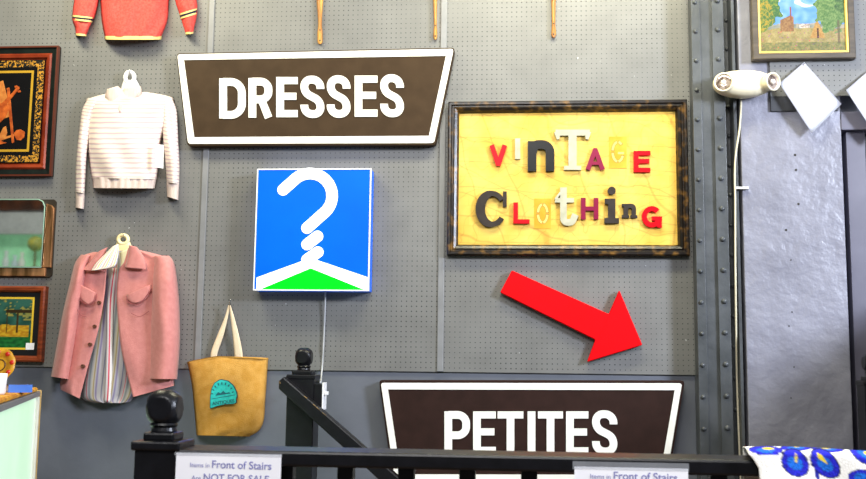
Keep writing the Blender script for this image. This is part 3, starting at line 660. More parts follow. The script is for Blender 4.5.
obj('bag_hem', loft([(187.2, 362.0, 268.3, 357.9), (187.4, 364, 268.2, 360)], -.002, .031, 30, 2, fold=bagfold, cap0=False, cap1=False, warp=lambda u, v: BW(u, 0)), CANV, t, True)
obj('handle', loft([(228.2, 305.4, 230, 304.6), (224.4, 318, 227.8, 318), (217.4, 335, 223.4, 336), (211, 352, 217.6, 353), (210.6, 362, 217, 362)], -.028, .004, 6, 24, Yfun=lambda v: -.040+.028*v), STRAP, t, True)
obj('handle', loft([(228.8, 304.6, 230.6, 305.4), (230.6, 318, 234.6, 318), (232.6, 335, 239, 335), (234.2, 352, 242.4, 352), (234.6, 361, 242.8, 361)], -.03, .004, 6, 24, Yfun=lambda v: -.044+.031*v), STRAP, t, True)
pts = [(210.4, 408.4), (210.6, 397.5), (211.8, 389.2), (214.4, 383.4), (220, 379.8), (227.5, 381), (233.2, 385.9), (236.2, 392.5), (236.6, 396.7), (235.5, 399.2), (236, 402.6), (233.2, 403.6), (224.2, 404.2), (215.9, 406.2)]
cx, cy = 224, 394
Yp = -.101
bd = obj('badge_patch', prism(bmesh.new(), round_poly([(cx+(x-cx)*1.05, cy+(y-cy)*1.05) for x, y in pts], 1.6, 3), Yp+.001, Yp+.012), mat('badge_outline', (24, 70, 84), .7), t)
part(bd, 'teal printed badge')
TEAL = mat('teal_print', (58, 196, 190), .8, (40, 172, 170), 60, spec=.1); TDK = mat('dark_teal_print', (18, 92, 104), .7)
obj('badge_field', prism(bmesh.new(), round_poly(pts, 1.6, 3), Yp, Yp+.004), TEAL, bd)
bm = bmesh.new()
for k in range(9):       # worn lettering round the arch
    a = math.radians(172-k*19.5); p = (222.6+10.6*math.cos(a), 395.4-12*math.sin(a)); d = (math.cos(a), -math.sin(a)*1.1)
    stroke(bm, [(p[0]-d[0]*1.1, p[1]-d[1]*1.1), (p[0]+d[0]*1.1, p[1]+d[1]*1.1)], 1.1, lambda x, y: (x, y), Yp-.0006, Yp)
prism(bm, [(215.4, 395.8), (218, 392), (220.6, 393.4), (223.2, 390.6), (226, 393.2), (229, 392.2), (230.4, 393.4)], Yp-.0006, Yp)
stroke(bm, [(211.4, 399), (235.4, 394.8)], .6, lambda x, y: (x, y), Yp-.0006, Yp)
obj('badge_print', bm, TDK, bd)
def text_mesh(body, size, origin, m, parent, name='printed_text', align='LEFT', rot=None, shear=0, off=0):
    c = bpy.data.curves.new('text', 'FONT'); c.body = body; c.size = size; c.align_x = align; c.extrude = .0002; c.offset = off
    o = bpy.data.objects.new('text', c); COL.objects.link(o); bpy.context.view_layer.update()
    me = bpy.data.meshes.new_from_object(o.evaluated_get(bpy.context.evaluated_depsgraph_get()))
    bpy.data.objects.remove(o)
    R = Matrix.Rotation(PI/2, 4, 'X')
    if rot: R = Matrix.Rotation(rot, 4, 'Y') @ R
    me.transform(Matrix.Translation(origin) @ R)
    return link(name, me, m, parent)
text_mesh('ANTIQUES', .0235, at(212.4, 405.2, Yp-.0006), TDK, bd, rot=-.14, off=.0005)
bm = tube(smooth_pts([at(229.6, 302, 0), at(229.6, 303, -.03), at(229.6, 305.4, -.05), at(229.8, 302, -.06), at(230.4, 299.6, -.06)], 5), .0032, 8)
tag(obj('peg_hook', bm, CHROME, None, True), 'small chrome peg hook holding the tote bag', 'hook')

# ------------------------------------------------------------------ emergency light and its cable
IV = mat('ivory_plastic', (226, 217, 190), .4, (218, 208, 178), 10, spec=.25); 
t = thing('emergency_light', 'ivory twin-head emergency light beside the landscape painting', 'emergency light', at(742, 98, -.11))
bm = bmesh.new(); bmesh.ops.create_uvsphere(bm, u_segments=40, v_segments=20, radius=1)
c = at(742.5, 84.8, -.16); a = at(712.8, 84.8, -.16); bxr = (c-a).length
for v in bm.verts:
    x, y, z = v.co
    sg = lambda k, e: math.copysign(abs(k)**e, k)
    v.co = Vector((c.x+sg(x, .8)*bxr, -.165+sg(y, .7)*.056, c.z+sg(z, .78)*.067*(1 - .12*abs(x))+.004*abs(x)))
obj('housing', bm, IV, t, True)
LENS = mat('clear_lens', (225, 205, 190), .08, (120, 100, 90), 60, metal=.6, contrast=(.4, .6))
for (hx, hy, dx, r) in ((723.6, 82.4, -.35, .046), (771.8, 81.8, .62, .044)):
    hc = at(hx, hy, -.215); ax = Vector((dx*.9, -1, -.12)).normalized()
    hd = obj('lamp_head', lathe(bmesh.new(), [(0, -.05), (r*.7, -.045), (r*.95, -.02), (r, 0), (r, .012), (r*.86, .014), (r*.80, .004)], hc, ax, 28), IV, t, True)
    ln = obj('lens', lathe(bmesh.new(), [(r*.81, .004), (r*.6, .006), (r*.3, .004), (0, .003)], hc, ax, 28), LENS, hd, True)
    obj('bulb', lathe(bmesh.new(), [(r*.28, .004), (r*.25, .012), (r*.12, .017), (0, .018)], hc, ax, 14), mat('bulb_glass', (250, 246, 240), .1), hd, True)
cab = smooth_pts([at(741.2, 97, -.09), at(740.8, 112, -.140), at(739.4, 130, -.130), at(735.6, 156, -.122), at(734.8, 178, -.122), at(735.2, 200, -.122), at(735.3, 250, -.122), at(735.8, 300, -.122), at(736.8, 375, -.06), at(738.6, 430, -.06), at(741.5, 500, -.06)], 6)
t = thing('cable', 'thin cream cable running down the riveted column below the emergency light', 'cable', at(735, 200, -.12))
obj('cord', tube(cab, .0048, 8), mat('cream_cable', (214, 206, 180), .45), t, True)
bm = B(at(733.6, 190, -.07).x, at(746, 190, -.07).x, -.128, -.108, at(740, 191, -.07).z, at(740, 188.8, -.07).z, .002)
part(obj('cable_clip', bm, mat('white_clip', (240, 240, 240), .4), t), 'white cable clip')

# ------------------------------------------------------------------ landscape painting
t = thing('landscape_painting', 'framed landscape painting with trees and blue sky at the top right', 'painting', at(803, 58, -.12))
Yq = -.165
p0, p1 = at(752.2, 30, Yq).x, at(855.2, 30, Yq).x; q0 = at(805, 58.6, Yq).z; q1 = q0+.47
WOODG = mat('grey_brown_frame', (84, 74, 62), .5, (66, 58, 49), 8, .15, 60, stretch=(1, 1, 8))
obj('frame', mouldings(p0, p1, q0, q1, [(0, -.121), (0, Yq+.004), (.004, Yq), (.028, Yq), (.031, Yq+.004), (.031, Yq+.02)]), WOODG, t)
obj('liner', mouldings(p0+.030, p1-.030, q0+.030, q1-.030, [(0, Yq+.006), (.010, Yq+.003), (.013, Yq+.014)]), mat('gilt_liner', (232, 196, 104), .4, (222, 182, 90), 20), t)
def land(u, v):
    n = nz3(u, v, 14, 3); n2 = nz3(u, v, 34, 5); n3 = nz3(u, v, 70, 8)
    c = mixc((92, 146, 222), (140, 180, 232), .5+n*.8+(v-.6))
    if v > .42 and nz3(u*1.0, v*2.2, 5, 9)+(v-.55)*1.2 > .18: c = mixc(c, (238, 240, 246), .8)
    hz = .30+.03*n
    if v < hz+.06: c = mixc((120, 128, 120), (170, 160, 140), .5+n2)
    if v < hz: c = mixc((140, 126, 78), (176, 160, 108), .5+n*.8+n3*.7)
    if v < .12: c = mixc((104, 108, 66), (148, 138, 84), .5+n2*.8+n3*.6)
    if .24 < u < .40 and .26 < v < .47-abs(u-.36)*.5: c = mixc((128, 92, 62), (162, 124, 82), .5+n2*.6+n3*.8)
    if .355 < u < .375 and .40 < v < .58: c = (140, 78, 62)
    if .46 < u < .58 and .30 < v < .36+.02*n: c = mixc((206, 196, 186), (150, 130, 120), .5+n3*2)
    if abs(u-.67) < (.42-v)*.36 and .17 < v < .42: c = mixc((190, 152, 88), (164, 122, 66), .5+n2*.6+n3*.8)
    if abs(u-.675) < .010 and .17 < v < .30: c = (70, 46, 30)
    tl = (u-.05)**2/.036+(v-.62)**2/.13
    if tl < 1+n*.9: c = mixc((62, 104, 60), (142, 150, 62), .45+n2*.7+n3*.8 - (u-.06)*2)
    if (u-.02)**2/.03+(v-.48)**2/.05 < .8+n*.8: c = mixc(c, (176, 142, 48), .4+n2*.7+n3)
    tr = (u-.86)**2/.040+(v-.52)**2/.07
    if tr < 1+n*.9: c = mixc((78, 114, 62), (128, 152, 92), .5+n2*.6+n3*.9)
    if (u-.97)**2/.012+(v-.8)**2/.08 < 1+n: c = mixc((60, 90, 54), (104, 132, 78), .5+n2*.6+n3*.7)
    if .9 < u < .93 and .1 < v < .4: c = mixc((96, 84, 66), c, .3)
    if v < .28 and n3 > .52: c = random.choice([(196, 60, 60), (90, 70, 150), (220, 120, 80), (120, 60, 130)])
    return c
obj('canvas', picture(p0+.04, p1-.04, q0+.04, q1-.04, Yq+.012, 240, 180, land), color_mat('oil_paint', .45, .25, 120), t)

# ------------------------------------------------------------------ tilted white cards on the right
for dx, dy, lab in ((0, 0, 'white paper card hung by its corner below the landscape painting'), (66.6, 6.6, 'white paper card hung by its corner, cut off by the right edge')):
    t = thing('paper_card', lab, 'paper card', at(806+dx, 62+dy, -.12), 'white cards hung by a corner on the right')
    Q = [(804.3, 62), (841.6, 104), (811.6, 133.2), (779.4, 83.4)]
    Q = [(x+dx, y+dy) for x, y in Q]
    bm = bmesh.new()
    # slightly curled sheet
    A, Bq, Cq, Dq = [Vector(p) for p in round_poly(Q, .1, 1)[::2]]
    N = 10; gf = []
    for j in range(N+1):
        r = []
        for i in range(N+1):
            p = (A*(1-i/N)+Bq*i/N)*(1-j/N) + (Dq*(1-i/N)+Cq*i/N)*j/N
            r.append(bm.verts.new(at(p.x, p.y, -.135-.035*(j/N)*(1-.3*i/N)-.012*math.sin(i/N*PI))))
        gf.append(r)
    for j in range(N):
        for i in range(N): bm.faces.new((gf[j][i], gf[j+1][i], gf[j+1][i+1], gf[j][i+1]))
    bmesh.ops.solidify(bm, geom=bm.faces[:], thickness=.002)
    obj('sheet', bm, PAPER, t, True)
    obj('pin', lathe(bmesh.new(), [(0, .006), (.004, .005), (.005, 0), (.002, -.002), (.0015, -.031)], at(804.5+dx, 65+dy, -.139), Vector((0, -1, 0)), 10), CHROME, t)

# ------------------------------------------------------------------ stair railings
def finial(parent, x, y, z, r):
    bm = bmesh.new(); bmesh.ops.create_uvsphere(bm, u_segments=48, v_segments=32, radius=r)
    k = r*.80
    for v in bm.verts:
        v.co.x = max(-k, min(k, v.co.x)); v.co.y = max(-k, min(k, v.co.y)); v.co.z = max(-r*.93, min(r*.93, v.co.z))
        v.co += Vector((x, y, z))
    f = obj('finial', bm, BLACK, parent, False)
    for p in f.data.polygons: p.use_smooth = True
    m_ = f.modifiers.new('edge', 'EDGE_SPLIT'); m_.split_angle = math.radians(24)
def newel(parent, x, y, wd, top, r, zfin, ov=.004):
    """square post with stepped cap and ball"""
    h = wd/2
    p = obj('newel_post', B(x-h, x+h, y-h, y+h, 0, top-.030, .004), BLACK, parent)
    bm = bmesh.new()
    box(bm, x-h-ov, x+h+ov, y-h-ov, y+h+ov, top-.038, top-.016, .005); box(bm, x-h*.74, x+h*.74, y-h*.74, y+h*.74, top-.018, top+.004, .006)
    lathe(bm, [(r*.62, .0), (r*.66, .006), (r*.62, .014), (r*.72, .020), (r*.62, .028), (r*.5, zfin-top-r*.6)], (x, y, top), Vector((0, 0, 1)), 28)
    obj('post_cap', bm, BLACK, p); finial(p, x, y, zfin, r)
YN = -2.58    # centre of the near railing
t = thing('stair_railing', 'black wooden railing with square post across the foreground', 'railing', (0, YN, 0))
hw = .052; xn = at(155, 460, YN-hw).x
zcap = at(160, 433, YN).z; rn = 19.6*(YN-CAMY)/F
newel(t, xn, YN, 2*hw, zcap, rn, at(165, 408, YN).z, .008)
zrt = at(460, 449.6, YN+.085).z
xr1 = 1.55
obj('top_rail', B(xn+hw, xr1, YN-.055, YN+.085, zrt-.036, zrt, .006), BLACK, t)
part(obj('sub_rail', B(xn+hw, xr1, YN-.02, YN+.045, .10, .14, .003), BLACK, t), 'bottom rail')
x_b = at(346, 474, YN).x
k = -2
while x_b+k*.1455 < xr1-.05:
    if x_b+k*.1455 > xn+.09: obj('baluster', B(x_b+k*.1455-.019, x_b+k*.1455+.019, YN-.015, YN+.023, .14, zrt-.036, .002), BLACK, t)
    k += 1
obj('newel_post', B(xr1, xr1+.1, -2.63, -2.53, 0, zrt+.05, .004), BLACK, t)
YF = -.33
t = thing('stair_handrail', 'black square post with ball finial and sloping handrail behind the front railing', 'handrail', (at(302, 400, YF).x, YF, 0))
newel(t, at(302.4, 420, YF).x, YF, .128, at(302, 371, YF).z, 10*(YF-CAMY)/F, at(302.2, 357, YF).z)
bm = bmesh.new()
yb0, yb1 = YF-.071, YF-.071-.06
prof = [(278.5, 381), (283.5, 377), (399, 478), (520, 588), (512, 600), (390, 490), (284, 394), (278.5, 389)]
prism(bm, prof, yb1, yb0, .006)
rail = part(obj('handrail', bm, BLACK, t), 'sloping black handrail with worn edges')
WORN = mat('bare_worn_wood', (150, 120, 76), .6, (70, 54, 34), 90, contrast=(.4, .6))
for (a0, b0, a1, b1) in ((279.4, 381.4, 280.4, 383.6), (304, 396, 307, 398.4), (313, 404, 320, 410.4), (322, 412.2, 326, 415.6)):
    bm = bmesh.new(); stroke(bm, [(a0, b0), (a1, b1)], .7, lambda x, y: (x, y), yb1-.0012, yb1+.001)
    obj('worn_edge', bm, WORN, rail)
lo = at(508, 590, yb1)
part(obj('newel_post', B(lo.x-.02, lo.x+.10, YF-.06, YF+.06, -2, lo.z+.12, .004), BLACK, t), 'lower post of the handrail')
t = thing('newel_post', 'black newel post with ball finial at the far right edge', 'post', (at(873.5, 400, YF).x, YF, 0))
newel(t, at(873.5, 400, YF).x, YF, .108, at(872, 377, YF).z, 10*(YF-CAMY)/F, at(871.4, 363, YF).z)
# outlet box on the far post
t = thing('outlet_box', 'black outlet box with white cover plate on the side of the stair post', 'outlet', at(318, 396, YF))
ox = at(302.4, 420, YF).x+.0645
zo0, zo1 = at(320, 408.4, YF-.04).z, at(320, 383.8, YF-.04).z
obj('box', B(ox, ox+.038, YF-.066, YF+.012, zo0, zo1, .002), BLACK, t)
obj('cover_plate', B(ox+.038, ox+.044, YF-.068, YF+.016, zo0-.006, zo1+.006, .002), mat('white_cover', (240, 240, 244), .35), t)
obj('plug', B(ox+.044, ox+.062, YF-.05, YF-.025, (zo0+zo1)/2+.005, (zo0+zo1)/2+.022, .003), mat('white_plug', (225, 225, 225), .4), t)

# notices taped to the rail
INK = mat('blue_grey_ink', (128, 130, 186), .8, spec=.1)
for (x0, x1, yt0, yt1, lab) in ((176.6, 281.4, 451, 456.4, 'white notice sheet about items in front of stairs, beside the near post'), (574.4, 688, 466.2, 469, 'white notice sheet on the rail below the letters TES of PETITES')):
    Yn = YN-.0553
    A, D = at(x0, yt0, Yn), at(x1, yt1, Yn)
    w = D.x-A.x; ztp = (A.z+D.z)/2
    t = thing('paper_notice', lab, 'notice', (A.x+w/2, Yn, ztp-.19), 'notices taped to the rail')
    obj('sheet', B(A.x, D.x, Yn-.0012, Yn+.006 if False else Yn, ztp-.20, ztp), PAPER, t)
    cz = .028 if x0 > 500 else .014
    bm = B(A.x-.004, D.x+.002, Yn-.0020, Yn-.0013, ztp-.006, ztp+(.012 if x0 > 500 else .002))
    TAPE = mat('clear_tape', (200, 204, 210), .15)
    TAPE.node_tree.nodes['Principled BSDF'].inputs['Alpha'].default_value = .22
    obj('tape', bm, TAPE, t)
    o1 = Vector((A.x+w*.135, Yn-.0015, ztp-.0325 if x0 < 500 else ztp-.026))
    text_mesh('Items in', .0150, o1, INK, t, rot=.012)
    text_mesh('Front of Stairs', .0250, o1+Vector((w*.205, 0, -.001)), INK, t, rot=.012, off=.0003)
    o2 = o1+Vector((w*.02, 0, -.030))
    text_mesh('Are', .0150, o2, INK, t, rot=.012)
    text_mesh('NOT FOR SALE', .0235, o2+Vector((w*.11, 0, -.001)), INK, t, rot=.012, off=.0003)

# ------------------------------------------------------------------ embroidered cloth over the right end of the rail
def petal(px, py, cx, cy, rx, ry, a):
    dx, dy = px-cx, py-cy; c, s = math.cos(a), math.sin(a)
    return math.hypot((dx*c+dy*s)/rx, (-dx*s+dy*c)/ry)
Z = lambda x, y: (736+x/6.66, 430+y/6.66)
PET = [(Z(198, 142), 17.5, 4.2, .03, Z(215, 132), 8, 1.7), (Z(400, 126), 16, 3.4, -.02, Z(405, 118), 4.5, 1.3), (Z(610, 132), 16.5, 3.8, .06, Z(600, 128), 7, 1.4),
       (Z(392, 222), 15.5, 12.2, .75, Z(397, 185), 1.7, 6.2), (Z(592, 226), 18, 11.4, .72, Z(570, 190), 9.5, 2.6), (Z(862, 160), 19, 9.5, .5, Z(880, 170), 7, 3), (Z(826, 312), 12.5, 7.5, 0, Z(900, 400), 1, 1)]
def cloth_col(x, y):
    c = (250, 248, 240)
    if petal(x, y, *Z(535, 285), 2.2, 9, -.25) < 1: c = (34, 40, 150)
    for (c0, rx, ry, a, yc, yx, yy) in PET:
        d = petal(x, y, c0[0], c0[1], rx, ry, a)
        if d < 1.0:
            c = (14, 12, 52) if d > .93 else (38, 40, 196) if d > .52 else (24, 108, 214)
            if (d*9) % 1 < .22 and d < .93: c = tuple(v*.72 for v in c)
            if petal(x, y, yc[0], yc[1], yx*.8, yy*.8, a if abs(yx-yy) < 9 and yx > yy else 0) < .9: c = (236, 208, 50)
    return c
bm = bmesh.new(); cl = bm.loops.layers.float_color.new('pattern')
NX, NV = 300, 150
Ytop0, Ytop1 = YN+.10, YN-.066
grid, cg = [], []
for j in range(NV+1):
    v = j/NV; r, cc = [], []
    for i in range(NX+1):
        u = i/NX
        # the path over the rail: short tail behind, across the top, down the front
        s = v*.40
        if s < .10: Y, z = Ytop0, zrt+.012-(.10-s)
        elif s < .10+(Ytop0-Ytop1): Y, z = Ytop0-(s-.10), zrt+.014+.004*math.sin((s-.10)/(Ytop0-Ytop1)*PI)
        else: Y, z = Ytop1, zrt+.012-(s-.10-(Ytop0-Ytop1))
        hang = max(0, s-.10-(Ytop0-Ytop1))
        xl = at(743.5, 452, -2.6).x + .022*min(1, hang/.03)**.7 + .05*max(0, hang-.03) + .15*(Y-Ytop1)
        x = xl+(xr1-.06-xl)*u
        Y -= hang*.22*(.6+.4*math.sin(u*17+1))*min(1, hang*9) + .004*math.sin(u*30)*min(1, hang*20)
        z += .004*math.sin(u*11+.5)
        p = Vector((x, Y, z)); r.append(bm.verts.new(p))
        d = p-Vector((0, CAMY, ZC)); k = d.dot(fw)
        cc.append((*lin(cloth_col(433+F*d.dot(rt)/k, 239.5-F*d.dot(up)/k)), 1))
    grid.append(r); cg.append(cc)
for j in range(NV):
    for i in range(NX):
        f = bm.faces.new((grid[j][i], grid[j+1][i], grid[j+1][i+1], grid[j][i+1]))
        for l, c in zip(f.loops, (cg[j][i], cg[j+1][i], cg[j+1][i+1], cg[j][i+1])): l[cl] = c
co = obj('embroidered_cloth', bm, color_mat('embroidered_cotton', .85, .4, 260, .2), None, True)
sm = co.modifiers.new('thickness', 'SOLIDIFY'); sm.thickness = .003; sm.offset = 1
tag(co, 'white cloth with blue and yellow embroidered flowers draped over the rail', 'cloth')

# ------------------------------------------------------------------ pictures and mirror on the left
t = thing('framed_picture', 'dark still life of violin and rose in ornate frame at the left edge', 'picture', at(0, 176, 0))
Yi = -.035
r_, tp, bt = at(54.6, 110, Yi).x, at(30, 46.2, Yi).z, at(28, 175.8, Yi).z
lft = r_-.64
u_ = .00485
def fr(name, d0, d1, y0, y1, m):
    return obj(name, mouldings(lft+d0*u_, r_-d0*u_, bt+d0*u_, tp-d0*u_, [(0, y0), ((d1-d0)*u_, y1)]), m, t)
obj('frame', mouldings(lft, r_, bt, tp, [(0, -.001), (0, Yi+.004), (2*u_, Yi), (2.2*u_, Yi+.006), (7.6*u_, Yi+.010)]), [mat('dark_green_lacquer', (20, 28, 24), .4, (14, 18, 16), 20, spec=.2)], t)
obj('edge_bead', mouldings(lft-.001, r_+.001, bt-.001, tp+.001, [(0, Yi+.02), (0, Yi-.002), (1.8*u_, Yi-.002), (2*u_, Yi+.004)]), mat('red_brown_bead', (84, 36, 20), .4), t)
obj('inner_moulding', mouldings(lft+7.4*u_, r_-7.4*u_, bt+7.4*u_, tp-7.4*u_, [(0, Yi+.012), (2*u_, Yi+.002), (5*u_, Yi+.006), (6*u_, Yi+.016), (8.2*u_, Yi+.022)]), mat('orange_red_wood', (138, 54, 26), .4, (104, 34, 16), 10, spec=.2), t)
pn = obj('picture_panel', B(lft+15*u_, r_-15*u_, -.026, -.002, bt+15*u_, tp-15*u_), mat('black_lacquer', (14, 13, 13), .2), t)
LEAF = bpy.data.materials.new('gold_leaf_scroll'); LEAF.use_nodes = True; nt = LEAF.node_tree
b = nt.nodes['Principled BSDF']; b.inputs['Roughness'].default_value = .35
tc = node(nt, 'ShaderNodeTexCoord'); vo = node(nt, 'ShaderNodeTexNoise'); vo.inputs['Scale'].default_value = 55; vo.inputs['Detail'].default_value = 2; vo.inputs['Distortion'].default_value = 1.5
nt.links.new(tc.outputs['Object'], vo.inputs[0]); cr = node(nt, 'ShaderNodeValToRGB'); cr.color_ramp.interpolation = 'CONSTANT'
cr.color_ramp.elements[0].color = (.006, .006, .005, 1); cr.color_ramp.elements[1].color = (*lin((180, 128, 40)), 1); cr.color_ramp.elements[1].position = .52
nt.links.new(vo.outputs['Fac'], cr.inputs[0]); nt.links.new(cr.outputs[0], b.inputs['Base Color'])
obj('ornament_band', mouldings(lft+15.6*u_, r_-15.6*u_, bt+15.6*u_, tp-15.6*u_, [(0, -.0265), (7.4*u_, -.0265)]), LEAF, t)
obj('gold_line', mouldings(lft+27*u_, r_-27*u_, bt+27*u_, tp-27*u_, [(0, -.0268), (2.6*u_, -.0268)]), mat('gold_line', (176, 138, 40), .4, spec=.2), t)
ORN = mat('orange_inlay', (186, 92, 34), .5, (140, 58, 18), 30, spec=.2); PALE = mat('pale_orange_inlay', (190, 122, 58), .5, (160, 88, 36), 30, spec=.2); 
k = lambda x, y: ((x-6)/3.424, 40+y/3.424)
def relief(name, pts, d, m): return obj(name, prism(bmesh.new(), round_poly([k(*p) for p in pts], .8, 3), -.027-d, -.026, .001), m, t)
relief('inlaid_book', [(-60, 170), (16, 138), (44, 250), (40, 262), (-40, 290)], .0015, PALE)
relief('inlaid_bow', [(28, 165), (38, 162), (54, 350), (46, 354)], .002, ORN)
relief('inlaid_violin', [(-70, 250), (-44, 222), (-20, 240), (-4, 222), (14, 214), (48, 180), (58, 168), (62, 160), (70, 158), (72, 166), (62, 178), (30, 216), (36, 236), (26, 262), (6, 282), (-30, 300), (-60, 290)], .0035, ORN)
for pk in ((60, 160), (70, 176)): relief('tuning_peg', [(pk[0]-5, pk[1]-3), (pk[0]+5, pk[1]-5), (pk[0]+6, pk[1]+3), (pk[0]-4, pk[1]+4)], .0045, ORN)
relief('inlaid_leaf', [(2, 330), (16, 300), (26, 294), (30, 320), (22, 336), (10, 345)], .002, PALE)
relief('inlaid_leaf', [(-20, 345), (2, 338), (14, 348), (30, 352), (4, 358)], .002, ORN)
relief('inlaid_rose', [(52, 320), (62, 308), (76, 306), (90, 314), (88, 332), (76, 344), (62, 342)], .003, ORN)
relief('inlaid_stem', [(-10, 340), (56, 322), (58, 328), (-8, 350)], .001, PALE)

MIR = mat('mirror_glass', (225, 232, 226), .03, metal=1); MIRB = mat('bevel_mirror_strip', (214, 150, 104), .3, (120, 84, 50), 9, metal=.7, stretch=(3, 1, .5))
t = thing('wall_mirror', 'mirror with clipped corners hanging between two framed pictures at the left edge', 'mirror', at(20, 277, 0))
mx1 = at(42.6, 235, -.04).x; mt_, mb = at(20, 199.4, -.04).z, at(20, 267, -.04).z; mx0 = mx1-.66
ch = .035
def octo(x0, x1, z0, z1, c): return [(x0+c, z0), (x1-c, z0), (x1, z0+c), (x1, z1-c), (x1-c, z1), (x0+c, z1), (x0, z1-c), (x0, z0+c)]
obj('backing', wprism(bmesh.new(), octo(mx0-.03, mx1+.048, mb-.05, mt_+.004, .012), -.012, -.001), mat('dark_mirror_backing', (46, 38, 28), .5), t)
obj('border_strip', wprism(bmesh.new(), [(mx1+.002, mb+.0), (mx1+.046, mb+.0), (mx1+.046, mt_-.045), (mx1+.030, mt_-.028), (mx1+.002, mt_-.02)], -.026, -.012, .003), MIRB, t)
obj('border_strip', wprism(bmesh.new(), [(mx0, mb-.046), (mx1+.018, mb-.046), (mx1+.018, mb-.002), (mx0, mb-.002)], -.026, -.012, .003), MIRB, t)
obj('mirror_pane', wprism(bmesh.new(), [(mx0, mb), (mx1, mb), (mx1, mt_-ch), (mx1-ch*.35, mt_-ch*.3), (mx1-ch, mt_), (mx0, mt_)], -.036, -.012, .004), MIR, t)
obj('rim', tube([Vector((x, -.036, z)) for x, z in [(mx0, mt_), (mx1-ch, mt_), (mx1-ch*.35, mt_-ch*.3), (mx1, mt_-ch), (mx1, mb), (mx0, mb)]], .003, 8), mat('green_glass_edge', (150, 186, 166), .2), t, True)

t = thing('framed_picture', 'small green and gold picture with black mat below the mirror', 'picture', at(10, 363, 0))
g1 = at(43, 324, -.04).x; gt, gb = at(20, 286, -.04).z, at(20, 361.8, -.04).z; g0 = g1-.62
obj('frame', mouldings(g0, g1, gb, gt, [(0, -.001), (0, -.034), (.008, -.040), (.022, -.038), (.030, -.028), (.032, -.018)]), mat('orange_brown_wood', (140, 62, 26), .4, (104, 42, 16), 14, stretch=(1, 1, 6)), t)
obj('mat_board', B(g0+.03, g1-.03, -.02, -.002, gb+.03, gt-.03), mat('black_mat', (14, 13, 14), .5), t)
obj('gold_line', mouldings(g0+.062, g1-.062, gb+.062, gt-.056, [(0, -.0215), (.010, -.0215)]), mat('gold_fillet', (226, 188, 54), .35), t)
def wagon(u, v):
    n, n2 = nz3(u, v, 9, 2), nz3(u, v, 24, 4)
    c = mixc((58, 112, 96), (24, 66, 54), .5+n+.6*(.5-v))
    if v < .3: c = mixc((22, 92, 42), (40, 130, 60), .5+n2)
    if v > .55 and n2+n > .22: c = mixc((190, 170, 70), (150, 150, 80), .5+n)
    if .60 < u < .97 and .22 < v < .46+.03*n: c = mixc((232, 186, 46), (198, 140, 30), .5+n2*1.5)
    if .70 < u < .99 and .70 < v < .78: c = (60, 44, 20)
    if .715 < u < .73 and .3 < v < .72 or .83 < u < .845 and .3 < v < .72: c = (70, 50, 22)
    if u < .56 and .25 < v < .36+.04*n: c = mixc((220, 176, 50), (160, 120, 30), .5+n2)
    return c
obj('picture_panel', picture(g0+.070, g1-.070, gb+.070, gt-.064, -.0212, 90, 60, wagon), color_mat('picture_print', .35, .05), t)
part(obj('sticker', B(at(25.6, 346, -.024).x, at(34, 346, -.024).x, -.0235, -.0216, at(30, 349.8, -.024).z, at(30, 343, -.024).z, .001), PAPER, t), 'white price sticker')

# ------------------------------------------------------------------ lit display case and what stands on it
def dpt(px, py, dep): return at(px, py, CAMY+dep)
cf = at(40.6, 391, -.72); ztc = cf.z
d_ = at(-.5, 405.5, -1)-Vector((0, CAMY, ZC)); cn = Vector((0, CAMY, ZC))+d_*((ztc-ZC)/d_.z)
cf.z = cn.z = 0
dirv = (cn-cf).normalized(); nrm = Vector((dirv.y, -dirv.x, 0))
if nrm.x > 0: nrm = -nrm            # into the case, away from the camera side
Lc = 1.75; Wc = .52
def CP(s, w, z): v = cf+dirv*s+nrm*w; return Vector((v.x, v.y, z))
def cbox(bm, s0, s1, w0, w1, z0, z1, bev=0):
    r = bmesh.ops.create_cube(bm, size=1)
    for v in r['verts']:
        v.co = CP(s0+(s1-s0)*(v.co.x+.5), w0+(w1-w0)*(v.co.y+.5), z0+(z1-z0)*(v.co.z+.5))
    if bev:
        bmesh.ops.recalc_face_normals(bm, faces=bm.faces[:])
        bmesh.ops.bevel(bm, geom=list({e for v in r['verts'] for e in v.link_edges}), offset=bev, segments=2, affect='EDGES')
    return bm
FRW = mat('white_case_frame', (232, 232, 220), .35, (222, 220, 204), 8); TANW = mat('tan_case_edge', (196, 164, 104), .4)
t = thing('display_case', 'display case with pale green lit glass side at the lower left corner', 'display case', CP(.5, .2, 0))
obj('base', cbox(bmesh.new(), 0, Lc, 0, Wc, 0, .25, .004), FRW, t)
obj('case_top', cbox(bmesh.new(), .0, Lc, .0, Wc, ztc-.022, ztc, .002), mat('grey_case_top', (120, 122, 124), .35), t)
for s, w in ((0, 0), (0, Wc-.05), (Lc-.05, 0), (Lc-.05, Wc-.05)):
    cpst = obj('corner_post', cbox(bmesh.new(), s, s+.05, w, w+.05, .25, ztc-.022, .004), FRW, t)
obj('edge_strip', cbox(bmesh.new(), -.020, -.0005, -.004, .05, 0, ztc+.004, .003), TANW, t)
obj('inner_bead', cbox(bmesh.new(), .05, .075, .008, .03, .25, ztc-.022, .003), FRW, t)
PG = mat('pale_green_frosted_glass', (206, 240, 208), .25, (198, 234, 200), 3, emit=.42)
obj('glass_side', cbox(bmesh.new(), .05, Lc-.05, .012, .022, .25, ztc-.022), PG, t)
obj('back_side', cbox(bmesh.new(), .05, Lc-.05, Wc-.03, Wc-.02, .25, ztc-.022), FRW, t)
rb = tag(obj('shelf_runner', cbox(bmesh.new(), .10, 1.6, .004, .40, ztc+.002, ztc+.018, .004), mat('gold_cloth', (214, 158, 44), .7, (176, 110, 26), 16)), 'golden runner laid on the display case', 'runner')
